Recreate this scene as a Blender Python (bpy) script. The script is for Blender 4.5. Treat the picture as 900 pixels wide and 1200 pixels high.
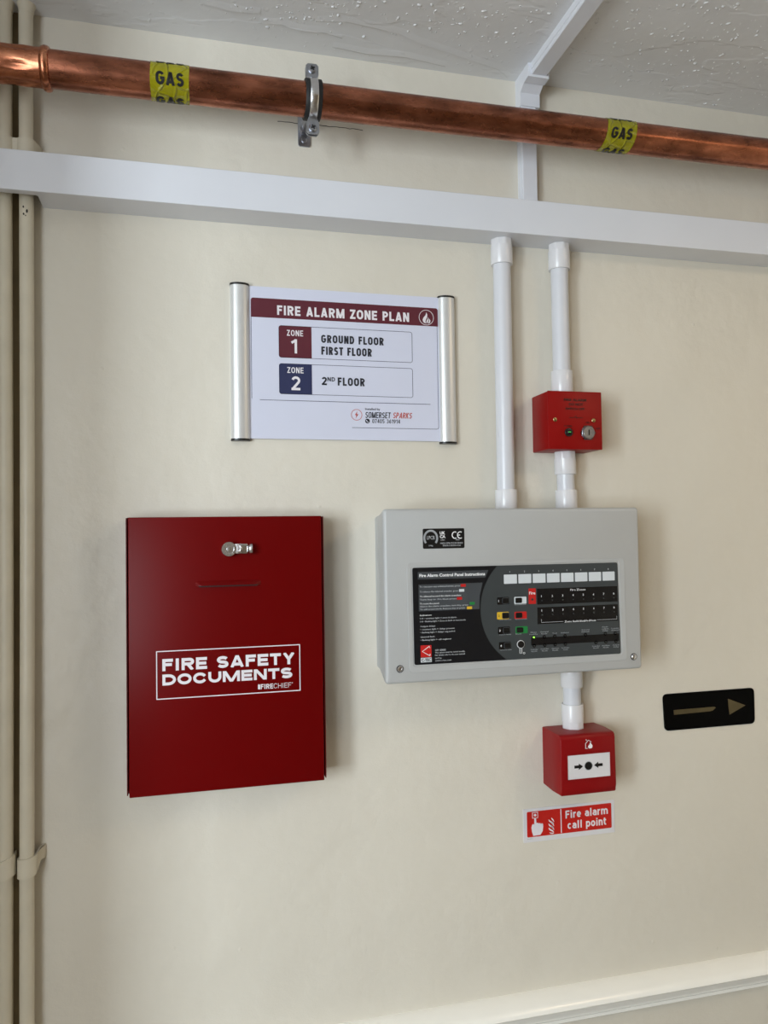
import bpy, bmesh, math, random
from mathutils import Vector, Matrix
random.seed(7)
PI = math.pi
for o in list(bpy.data.objects):
    bpy.data.objects.remove(o, do_unlink=True)
S = bpy.context.scene
C = S.collection

# ------------------------------------------------------------------ camera
cam_d = bpy.data.cameras.new('camera')
cam = bpy.data.objects.new('camera', cam_d)
C.objects.link(cam)
CR = Vector((0.97096093, -0.23876543, -0.01503135))
CU = Vector((0.00758565, -0.03207255, 0.99945676))
CF = Vector((0.23911782, 0.97054748, 0.02933))
M = Matrix((CR, CU, -CF)).transposed().to_4x4()
M.translation = Vector((0.0, -1.056, 1.5))
cam.matrix_world = M
cam_d.sensor_fit = 'VERTICAL'
cam_d.sensor_height = 36.0
cam_d.lens = 887.8845 / 1200.0 * 36.0
cam_d.clip_start = 0.02
S.camera = cam

# ------------------------------------------------------------------ world, light, exposure
W = bpy.data.worlds.new('world')
S.world = W
W.use_nodes = True
W.node_tree.nodes['Background'].inputs[0].default_value = (0.75, 0.85, 1.0, 1)
W.node_tree.nodes['Background'].inputs[1].default_value = 0.6


def area(name, loc, target, sx, sy, power, color):
    l = bpy.data.lights.new(name, 'AREA')
    l.shape = 'RECTANGLE'
    l.size, l.size_y = sx, sy
    l.energy = power
    l.color = color
    o = bpy.data.objects.new(name, l)
    C.objects.link(o)
    o.location = loc
    o.rotation_euler = (Vector(target) - Vector(loc)).to_track_quat('-Z', 'Y').to_euler()
    return o


area('daylight_window_far', (-1.85, -2.07, 1.46), (-1.85, 0, 1.46), 0.62, 1.10, 44, (0.82, 0.92, 1.0))
area('daylight_window_near', (-0.98, -2.07, 1.46), (-0.98, 0, 1.46), 0.62, 1.10, 11, (0.86, 0.93, 1.0))
area('ceiling_lamp_light', (1.20, -0.95, 2.135), (1.20, -0.95, 0), 0.34, 0.34, 3.2, (1.0, 0.76, 0.50))
S.view_settings.view_transform = 'Standard'
S.view_settings.look = 'None'
S.view_settings.gamma = 1.0
S.view_settings.use_curve_mapping = False
S.view_settings.exposure = 0.45


# ------------------------------------------------------------------ materials
def lin(c):
    c = c / 255.0
    return c / 12.92 if c <= 0.04045 else ((c + 0.055) / 1.055) ** 2.4


MATS = {}


def mat(name, rgb, rough=0.5, metal=0.0, var=0.04, vscale=30.0, bump=0.0, bscale=200.0, spec=0.5, emit=0.0, coat=0.0):
    """principled material with procedural colour variation and optional noise bump"""
    m = bpy.data.materials.new(name)
    m.use_nodes = True
    nt = m.node_tree
    N, L = nt.nodes, nt.links
    b = N['Principled BSDF']
    col = (lin(rgb[0]), lin(rgb[1]), lin(rgb[2]), 1)
    tc = N.new('ShaderNodeTexCoord')
    nz = N.new('ShaderNodeTexNoise')
    nz.inputs['Scale'].default_value = vscale
    nz.inputs['Detail'].default_value = 4
    L.new(tc.outputs['Object'], nz.inputs['Vector'])
    rp = N.new('ShaderNodeValToRGB')
    rp.color_ramp.elements[0].position = 0.3
    rp.color_ramp.elements[1].position = 0.7
    rp.color_ramp.elements[0].color = tuple(max(0, c * (1 - var)) for c in col[:3]) + (1,)
    rp.color_ramp.elements[1].color = tuple(min(1, c * (1 + var)) for c in col[:3]) + (1,)
    L.new(nz.outputs['Fac'], rp.inputs['Fac'])
    L.new(rp.outputs['Color'], b.inputs['Base Color'])
    b.inputs['Roughness'].default_value = rough
    b.inputs['Metallic'].default_value = metal
    b.inputs['Specular IOR Level'].default_value = spec
    b.inputs['Coat Weight'].default_value = coat
    if emit:
        b.inputs['Emission Color'].default_value = col
        b.inputs['Emission Strength'].default_value = emit
    if bump:
        n2 = N.new('ShaderNodeTexNoise')
        n2.inputs['Scale'].default_value = bscale
        n2.inputs['Detail'].default_value = 3
        L.new(tc.outputs['Object'], n2.inputs['Vector'])
        bp = N.new('ShaderNodeBump')
        bp.inputs['Strength'].default_value = bump
        bp.inputs['Distance'].default_value = 0.001
        L.new(n2.outputs['Fac'], bp.inputs['Height'])
        L.new(bp.outputs['Normal'], b.inputs['Normal'])
    MATS[name] = m
    return m


def node_mat(name):
    m = bpy.data.materials.new(name)
    m.use_nodes = True
    MATS[name] = m
    return m, m.node_tree.nodes, m.node_tree.links, m.node_tree.nodes['Principled BSDF']


def add_noise(N, L, vec, scale, detail=4, rough=0.5):
    n = N.new('ShaderNodeTexNoise')
    n.inputs['Scale'].default_value = scale
    n.inputs['Detail'].default_value = detail
    n.inputs['Roughness'].default_value = rough
    L.new(vec, n.inputs['Vector'])
    return n


def ramp(N, L, src, stops):
    r = N.new('ShaderNodeValToRGB')
    e = r.color_ramp.elements
    while len(e) < len(stops):
        e.new(0.5)
    for k, (p, c) in enumerate(stops):
        e[k].position = p
        e[k].color = c if len(c) == 4 else tuple(c) + (1,)
    L.new(src, r.inputs['Fac'])
    return r


def rgbl(*c):
    return (lin(c[0]), lin(c[1]), lin(c[2]), 1)


# wall paint: cream emulsion over old plaster, soft undulation, fine roller stipple, odd nibs
def wall_paint(name, a, b_):
    m, N, L, B = node_mat(name)
    tc = N.new('ShaderNodeTexCoord')
    v = tc.outputs['Object']
    n1 = add_noise(N, L, v, 2.2, 5)
    r1 = ramp(N, L, n1.outputs['Fac'], [(0.3, a), (0.7, b_)])
    L.new(r1.outputs['Color'], B.inputs['Base Color'])
    B.inputs['Roughness'].default_value = 0.42
    B.inputs['Specular IOR Level'].default_value = 0.4
    big = add_noise(N, L, v, 9, 3)
    mid = add_noise(N, L, v, 45, 4)
    fine = add_noise(N, L, v, 420, 3)
    vor = N.new('ShaderNodeTexVoronoi')
    vor.inputs['Scale'].default_value = 17
    L.new(v, vor.inputs['Vector'])
    nib = N.new('ShaderNodeMapRange')
    nib.inputs['From Min'].default_value = 0.0
    nib.inputs['From Max'].default_value = 0.055
    nib.inputs['To Min'].default_value = 1.0
    nib.inputs['To Max'].default_value = 0.0
    L.new(vor.outputs['Distance'], nib.inputs['Value'])
    prev = None
    for src, st, di in ((big.outputs['Fac'], 0.6, 0.008), (mid.outputs['Fac'], 0.45, 0.0022), (fine.outputs['Fac'], 0.25, 0.0005), (nib.outputs['Result'], 0.5, 0.0010)):
        bp = N.new('ShaderNodeBump')
        bp.inputs['Strength'].default_value = st
        bp.inputs['Distance'].default_value = di
        L.new(src, bp.inputs['Height'])
        if prev:
            L.new(prev.outputs['Normal'], bp.inputs['Normal'])
        prev = bp
    L.new(prev.outputs['Normal'], B.inputs['Normal'])
    return m


wall_paint('cream_wall_paint', rgbl(217, 211, 197), rgbl(223, 217, 203))

# ceiling: glossy white paint over flaked old plaster, blobs at the window end
m, N, L, B = node_mat('ceiling_paint')
tc = N.new('ShaderNodeTexCoord')
v = tc.outputs['Object']
n1 = add_noise(N, L, v, 6, 4)
r1 = ramp(N, L, n1.outputs['Fac'], [(0.3, rgbl(222, 223, 224)), (0.7, rgbl(228, 229, 230))])
L.new(r1.outputs['Color'], B.inputs['Base Color'])
B.inputs['Roughness'].default_value = 0.27
wob = add_noise(N, L, v, 55, 2)
vadd = N.new('ShaderNodeVectorMath')
vadd.operation = 'MULTIPLY_ADD'
vadd.inputs[1].default_value = (0.022, 0.022, 0.022)
L.new(wob.outputs['Color'], vadd.inputs[0])
L.new(v, vadd.inputs[2])
vd = N.new('ShaderNodeTexVoronoi')
vd.inputs['Scale'].default_value = 95
L.new(vadd.outputs['Vector'], vd.inputs['Vector'])
rd = ramp(N, L, vd.outputs['Distance'], [(0.10, (1, 1, 1)), (0.34, (0, 0, 0))])
sp = N.new('ShaderNodeSeparateColor')
L.new(vd.outputs['Color'], sp.inputs['Color'])
rs = ramp(N, L, sp.outputs['Red'], [(0.62, (0, 0, 0)), (0.70, (1, 1, 1))])
rb = N.new('ShaderNodeMix')
rb.data_type = 'RGBA'
rb.blend_type = 'MULTIPLY'
rb.inputs[0].default_value = 1.0
L.new(rd.outputs['Color'], rb.inputs[6])
L.new(rs.outputs['Color'], rb.inputs[7])
msk = add_noise(N, L, v, 7, 2)
rm = ramp(N, L, msk.outputs['Fac'], [(0.44, (0.0, 0.0, 0.0)), (0.60, (1, 1, 1))])
mul = N.new('ShaderNodeMath')
mul.operation = 'MULTIPLY'
L.new(rb.outputs[2], mul.inputs[0])
L.new(rm.outputs['Color'], mul.inputs[1])
mpf = N.new('ShaderNodeMapping')
mpf.inputs['Scale'].default_value = (1.0, 2.6, 1.0)
L.new(v, mpf.inputs['Vector'])
flake = add_noise(N, L, mpf.outputs['Vector'], 4.0, 4, 0.5)
rf = ramp(N, L, flake.outputs['Fac'], [(0.485, (0, 0, 0)), (0.505, (1, 1, 1))])
big = add_noise(N, L, v, 18, 3)
prev = None
for src, st, di in ((big.outputs['Fac'], 0.35, 0.003), (rf.outputs['Color'], 0.45, 0.0012), (mul.outputs[0], 0.35, 0.0012)):
    bp = N.new('ShaderNodeBump')
    bp.inputs['Strength'].default_value = st
    bp.inputs['Distance'].default_value = di
    L.new(src, bp.inputs['Height'])
    if prev:
        L.new(prev.outputs['Normal'], bp.inputs['Normal'])
    prev = bp
L.new(prev.outputs['Normal'], B.inputs['Normal'])


# copper: tarnished, blotchy, drawn lengthwise
def copper(name, dark, mid_, light, rough):
    m, N, L, B = node_mat(name)
    tc = N.new('ShaderNodeTexCoord')
    mp = N.new('ShaderNodeMapping')
    mp.inputs['Scale'].default_value = (1.0, 2.4, 2.4)
    L.new(tc.outputs['Object'], mp.inputs['Vector'])
    v = mp.outputs['Vector']
    n1 = add_noise(N, L, v, 16, 6, 0.6)
    r1 = ramp(N, L, n1.outputs['Fac'], [(0.3, dark), (0.5, mid_), (0.68, light)])
    L.new(r1.outputs['Color'], B.inputs['Base Color'])
    B.inputs['Metallic'].default_value = 1.0
    n2 = add_noise(N, L, v, 40, 4)
    mr = N.new('ShaderNodeMapRange')
    mr.inputs['To Min'].default_value = rough - 0.08
    mr.inputs['To Max'].default_value = rough + 0.12
    L.new(n2.outputs['Fac'], mr.inputs['Value'])
    L.new(mr.outputs['Result'], B.inputs['Roughness'])
    n3 = add_noise(N, L, v, 60, 3)
    bp = N.new('ShaderNodeBump')
    bp.inputs['Strength'].default_value = 0.15
    bp.inputs['Distance'].default_value = 0.001
    L.new(n3.outputs['Fac'], bp.inputs['Height'])
    L.new(bp.outputs['Normal'], B.inputs['Normal'])


copper('copper_tarnished', rgbl(106, 66, 50), rgbl(158, 100, 77), rgbl(198, 128, 100), 0.26)
copper('copper_bright', rgbl(146, 90, 66), rgbl(188, 120, 90), rgbl(216, 148, 112), 0.24)

mat('trunking_pvc', (222, 224, 230), 0.32, var=0.015, vscale=8)
mat('trim_gloss', (252, 250, 242), 0.22, var=0.02, vscale=12, bump=0.3, bscale=30)
mat('pipe_paint', (214, 206, 186), 0.38, var=0.05, vscale=20, bump=0.35, bscale=60)
mat('conduit_pvc', (214, 215, 220), 0.28, var=0.015)
mat('adaptor_pvc', (222, 221, 223), 0.22, var=0.015)
mat('red_steel', (102, 4, 5), 0.3, var=0.03, vscale=6, bump=0.06, bscale=700, spec=0.13)
mat('red_steel_edge', (84, 5, 7), 0.4, var=0.04, spec=0.3)
mat('dark_gap', (30, 14, 14), 0.7, var=0.1)
mat('white_print', (232, 228, 232), 0.5, var=0.02)
mat('chrome', (222, 222, 224), 0.24, 1.0, var=0.05, vscale=120)
mat('zinc', (176, 180, 188), 0.3, 1.0, var=0.12, vscale=150, bump=0.15, bscale=500)
mat('screw_dark', (92, 92, 94), 0.4, 1.0, var=0.1)
mat('black_rubber', (22, 22, 23), 0.6, var=0.1)
mat('aluminium', (218, 218, 216), 0.36, 0.4, var=0.02, vscale=20)
mat('black_plastic', (16, 16, 17), 0.35, var=0.08)
mat('poster_white', (214, 217, 234), 0.4, var=0.01, vscale=10)
mat('maroon_print', (92, 30, 44), 0.45, var=0.02)
mat('navy_print', (40, 46, 84), 0.45, var=0.02)
mat('ink_print', (34, 36, 46), 0.5, var=0.03)
mat('line_print', (62, 62, 84), 0.5, var=0.02)
mat('orange_print', (190, 84, 74), 0.5, var=0.03)
mat('panel_grey', (182, 183, 182), 0.42, var=0.012, vscale=10, bump=0.12, bscale=900)
mat('overlay_grey', (62, 67, 69), 0.34, var=0.02)
mat('overlay_black', (17, 19, 24), 0.3, var=0.05)
mat('overlay_slate', (70, 74, 78), 0.34, var=0.03)
mat('overlay_window', (20, 20, 22), 0.22, var=0.05)
mat('print_white', (236, 237, 238), 0.5, var=0.02)
mat('print_grey', (196, 199, 202), 0.5, var=0.02)
mat('print_dim', (160, 164, 168), 0.5, var=0.02)
mat('label_white', (216, 222, 226), 0.4, var=0.015)
mat('chip_red', (196, 32, 30), 0.4, var=0.03)
mat('chip_green', (30, 128, 62), 0.4, var=0.03)
mat('chip_yellow', (222, 182, 50), 0.4, var=0.03)
mat('led_green', (150, 255, 80), 0.3, emit=1.3)
mat('led_dim', (70, 190, 80), 0.3, emit=0.5)
mat('led_off', (66, 68, 66), 0.25)
mat('key_red', (140, 10, 9), 0.42, var=0.03, vscale=20, bump=0.15, bscale=900, spec=0.2)
mat('engraved_ink', (34, 5, 8), 0.5, var=0.05)
mat('call_red', (136, 10, 14), 0.4, var=0.03, vscale=18, bump=0.1, bscale=900, spec=0.25)
mat('brass', (176, 156, 110), 0.3, 1.0, var=0.1)
mat('sign_white', (222, 220, 222), 0.45, var=0.02)
mat('sign_red', (196, 30, 22), 0.4, var=0.02, vscale=10)
mat('arrow_black', (5, 5, 5), 0.5, var=0.1, spec=0.06)
mat('arrow_gold', (124, 115, 90), 0.42, 1.0, var=0.12, vscale=25)
mat('paint_chip', (52, 46, 38), 0.7, var=0.2, vscale=300)
mat('strip_brown', (140, 126, 98), 0.8, var=0.15, vscale=15)
mat('floor_vinyl', (128, 120, 110), 0.5, var=0.08, vscale=5)
mat('room_paint', (226, 219, 204), 0.6, var=0.02, vscale=3)
mat('rear_paint', (140, 126, 108), 0.6, var=0.05, vscale=3)
mat('window_white', (232, 232, 230), 0.35, var=0.01)

# gas tape: thin glossy crinkled vinyl
m, N, L, B = node_mat('gas_tape')
tc = N.new('ShaderNodeTexCoord')
v = tc.outputs['Object']
n1 = add_noise(N, L, v, 40, 3)
r1 = ramp(N, L, n1.outputs['Fac'], [(0.3, rgbl(136, 130, 10)), (0.7, rgbl(160, 154, 22))])
L.new(r1.outputs['Color'], B.inputs['Base Color'])
B.inputs['Roughness'].default_value = 0.16
vo = N.new('ShaderNodeTexVoronoi')
vo.feature = 'DISTANCE_TO_EDGE'
vo.inputs['Scale'].default_value = 52
L.new(v, vo.inputs['Vector'])
rv = ramp(N, L, vo.outputs['Distance'], [(0.0, (1, 1, 1)), (0.10, (0, 0, 0))])
bp = N.new('ShaderNodeBump')
bp.inputs['Strength'].default_value = 0.8
bp.inputs['Distance'].default_value = 0.0016
L.new(rv.outputs['Color'], bp.inputs['Height'])
n2 = add_noise(N, L, v, 70, 2)
bp2 = N.new('ShaderNodeBump')
bp2.inputs['Strength'].default_value = 0.5
bp2.inputs['Distance'].default_value = 0.002
L.new(n2.outputs['Fac'], bp2.inputs['Height'])
L.new(bp.outputs['Normal'], bp2.inputs['Normal'])
L.new(bp2.outputs['Normal'], B.inputs['Normal'])


# ------------------------------------------------------------------ mesh helpers (all shapes in world metres; wall face is y = 0, the room is y < 0)
def root_of(o):
    while o.parent:
        o = o.parent
    return o


def obj(name, bm, m, parent=None, base=None, smooth=False):
    """link bm (world coordinates) as one mesh object; origin at the thing's base"""
    me = bpy.data.meshes.new(name)
    bmesh.ops.recalc_face_normals(bm, faces=bm.faces)
    bm.normal_update()
    bm.to_mesh(me)
    bm.free()
    o = bpy.data.objects.new(name, me)
    C.objects.link(o)
    off = Vector((0, 0, 0))
    if parent:
        off = Vector(root_of(parent).location)
        o.parent = parent
    elif base is not None:
        off = Vector(base)
        o.location = base
    if off.length:
        me.transform(Matrix.Translation(-off))
    me.materials.append(MATS[m])
    if smooth:
        for p in me.polygons:
            p.use_smooth = True
        try:
            me.set_sharp_from_angle(angle=math.radians(38))
        except Exception:
            pass
    return o


def thing(name, label, cat, base, group=None):
    o = bpy.data.objects.new(name, None)
    C.objects.link(o)
    o.empty_display_size = 0.03
    o.location = base
    return tag(o, label, cat, group)


def tag(o, label, cat, group=None):
    o['label'] = label
    o['category'] = cat
    if group:
        o['group'] = group
    return o


def struct(o, label=None, cat=None):
    o['kind'] = 'structure'
    if label:
        o['label'] = label
    if cat:
        o['category'] = cat
    return o


def box(x0, x1, y0, y1, z0, z1, bev=0.0, seg=2, bm=None):
    own = bm is None
    if own:
        bm = bmesh.new()
    r = bmesh.ops.create_cube(bm, size=1.0)
    vs = r['verts']
    for v in vs:
        v.co = Vector(((x0 + x1) / 2 + v.co.x * (x1 - x0), (y0 + y1) / 2 + v.co.y * (y1 - y0), (z0 + z1) / 2 + v.co.z * (z1 - z0)))
    if bev:
        es = list({e for v in vs for e in v.link_edges})
        bmesh.ops.bevel(bm, geom=es, offset=bev, segments=seg, affect='EDGES', profile=0.5)
    return bm


def prism(pts, y0, y1, bm=None):
    """polygon in XZ, extruded from y0 (back) to y1 (front)"""
    if bm is None:
        bm = bmesh.new()
    a = [bm.verts.new((x, y0, z)) for x, z in pts]
    b = [bm.verts.new((x, y1, z)) for x, z in pts]
    n = len(pts)
    bm.faces.new(a)
    bm.faces.new(list(reversed(b)))
    for i in range(n):
        j = (i + 1) % n
        bm.faces.new((a[i], b[i], b[j], a[j]))
    return bm


def prism_x(pts, x0, x1, bm=None):
    """polygon in YZ, extruded along X"""
    if bm is None:
        bm = bmesh.new()
    a = [bm.verts.new((x0, y, z)) for y, z in pts]
    b = [bm.verts.new((x1, y, z)) for y, z in pts]
    n = len(pts)
    bm.faces.new(a)
    bm.faces.new(list(reversed(b)))
    for i in range(n):
        j = (i + 1) % n
        bm.faces.new((a[i], b[i], b[j], a[j]))
    return bm


def prism_z(pts, z0, z1, bm=None):
    """polygon in XY, extruded along Z"""
    if bm is None:
        bm = bmesh.new()
    a = [bm.verts.new((x, y, z0)) for x, y in pts]
    b = [bm.verts.new((x, y, z1)) for x, y in pts]
    n = len(pts)
    bm.faces.new(a)
    bm.faces.new(list(reversed(b)))
    for i in range(n):
        j = (i + 1) % n
        bm.faces.new((a[i], b[i], b[j], a[j]))
    return bm


def rrpts(x0, x1, z0, z1, r, n=5):
    if r <= 0:
        return [(x0, z0), (x1, z0), (x1, z1), (x0, z1)]
    out = []
    for cx, cz, a0 in ((x1 - r, z0 + r, -PI / 2), (x1 - r, z1 - r, 0), (x0 + r, z1 - r, PI / 2), (x0 + r, z0 + r, PI)):
        for k in range(n + 1):
            a = a0 + PI / 2 * k / n
            out.append((cx + r * math.cos(a), cz + r * math.sin(a)))
    return out


def rr(x0, x1, z0, z1, r, y0, y1):
    return prism(rrpts(x0, x1, z0, z1, r), y0, y1)


def ring(outer, inner, y0, y1, bm=None):
    """frame between two polygons of equal point count"""
    if bm is None:
        bm = bmesh.new()
    n = len(outer)
    lv = [[bm.verts.new((x, y, z)) for x, z in P] for P, y in ((outer, y0), (outer, y1), (inner, y1), (inner, y0))]
    for k in range(4):
        a, b = lv[k], lv[(k + 1) % 4]
        for i in range(n):
            j = (i + 1) % n
            bm.faces.new((a[i], a[j], b[j], b[i]))
    return bm


def outline(x0, x1, z0, z1, r, w, y0, y1):
    return ring(rrpts(x0, x1, z0, z1, r), rrpts(x0 + w, x1 - w, z0 + w, z1 - w, max(r - w, 1e-4)), y0, y1)


def circ(cx, cz, r, n=28):
    return [(cx + r * math.cos(2 * PI * k / n), cz + r * math.sin(2 * PI * k / n)) for k in range(n)]


def disc(cx, cz, r, y0, y1, n=28, bm=None):
    return prism(circ(cx, cz, r, n), y0, y1, bm)


def lathe_y(cx, cz, prof, n=28, bm=None):
    """profile [(r, y)] revolved about the axis through (cx, cz) along Y, ends capped"""
    if bm is None:
        bm = bmesh.new()
    rows = [[bm.verts.new((cx + r * math.cos(2 * PI * k / n), y, cz + r * math.sin(2 * PI * k / n))) for k in range(n)] for r, y in prof]
    for a, b in zip(rows, rows[1:]):
        for k in range(n):
            j = (k + 1) % n
            bm.faces.new((a[k], a[j], b[j], b[k]))
    bm.faces.new(rows[0])
    bm.faces.new(rows[-1])
    return bm


def loft_rr(sections):
    """[(inset dict x0,x1,z0,z1,r,y)] rounded rectangles lofted along Y and capped"""
    bm = bmesh.new()
    rows = [[bm.verts.new((x, y, z)) for x, z in rrpts(x0, x1, z0, z1, r)] for x0, x1, z0, z1, r, y in sections]
    n = len(rows[0])
    for a, b in zip(rows, rows[1:]):
        for k in range(n):
            j = (k + 1) % n
            bm.faces.new((a[k], a[j], b[j], b[k]))
    bm.faces.new(rows[0])
    bm.faces.new(rows[-1])
    return bm


def tube(path, radii, n=24, bm=None, clip=None):
    """round tube through path points (any direction), capped"""
    if bm is None:
        bm = bmesh.new()
    rows = []
    for i, p in enumerate(path):
        p = Vector(p)
        a = Vector(path[max(i - 1, 0)])
        b = Vector(path[min(i + 1, len(path) - 1)])
        d = (b - a).normalized()
        up = Vector((0, 1, 0)) if abs(d.y) < 0.9 else Vector((1, 0, 0))
        s = d.cross(up).normalized()
        t = s.cross(d).normalized()
        r = radii[i] if isinstance(radii, (list, tuple)) else radii
        row = []
        for k in range(n):
            an = 2 * PI * k / n
            rr_ = r
            if clip and clip[i]:
                step = PI / 4
                rr_ = min(r, clip[i] / math.cos((an % step) - step / 2))
            row.append(bm.verts.new(p + s * math.cos(an) * rr_ + t * math.sin(an) * rr_))
        rows.append(row)
    for a, b in zip(rows, rows[1:]):
        for k in range(n):
            j = (k + 1) % n
            bm.faces.new((a[k], a[j], b[j], b[k]))
    bm.faces.new(rows[0])
    bm.faces.new(rows[-1])
    return bm


def strip(pts, w, y0, y1, bm=None):
    """stroke of width w along a polyline in XZ (w may be a list)"""
    L_, R_ = [], []
    n = len(pts)
    for i, (x, z) in enumerate(pts):
        a = Vector(pts[max(i - 1, 0)])
        b = Vector(pts[min(i + 1, n - 1)])
        d = (b - a).normalized()
        ww = (w[i] if isinstance(w, (list, tuple)) else w) / 2
        L_.append((x - d.y * ww, z + d.x * ww))
        R_.append((x + d.y * ww, z - d.x * ww))
    return prism(L_ + R_[::-1], y0, y1, bm)


# lettering: outlines of the built-in face turned into real thin geometry, fitted to a measured box
_fc = {}


def text_mesh(s, bold, res):
    cu = bpy.data.curves.new('lettering', 'FONT')
    cu.body = s
    cu.size = 1.0
    cu.offset = bold
    cu.extrude = 0.5
    cu.resolution_u = res
    o = bpy.data.objects.new('lettering', cu)
    C.objects.link(o)
    dg = bpy.context.evaluated_depsgraph_get()
    me = bpy.data.meshes.new_from_object(o.evaluated_get(dg))
    bpy.data.objects.remove(o, do_unlink=True)
    bpy.data.curves.remove(cu)
    return me


_hm = text_mesh('H', 0, 2)
CAP = max(v.co.y for v in _hm.vertices) - min(v.co.y for v in _hm.vertices)


def letters(s, x0, x1, base, cap, y0, y1, m, parent, bold=0.0, res=3, name='lettering', shear=0.0, center=None):
    """letters standing on z=base with capital height cap; x0..x1 fits the width (x1 None: natural width)"""
    me = text_mesh(s, bold, res)
    xs = [v.co.x for v in me.vertices]
    lo, hi = min(xs), max(xs)
    sz = cap / (CAP + 2 * bold)
    sx = sz if x1 is None else (x1 - x0) / (hi - lo)
    off = Vector(root_of(parent).location)
    if center is not None:
        x0 = center - (hi - lo) * sx / 2
    for v in me.vertices:
        x = (v.co.x - lo) * sx + x0
        z = (v.co.y + bold) * sz + base
        x += shear * (z - base)
        y = y1 if v.co.z > 0 else y0
        v.co = Vector((x, y, z)) - off
    me.materials.clear()
    me.materials.append(MATS[m])
    me.name = name
    o = bpy.data.objects.new(name, me)
    C.objects.link(o)
    o.parent = parent
    return o


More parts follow.
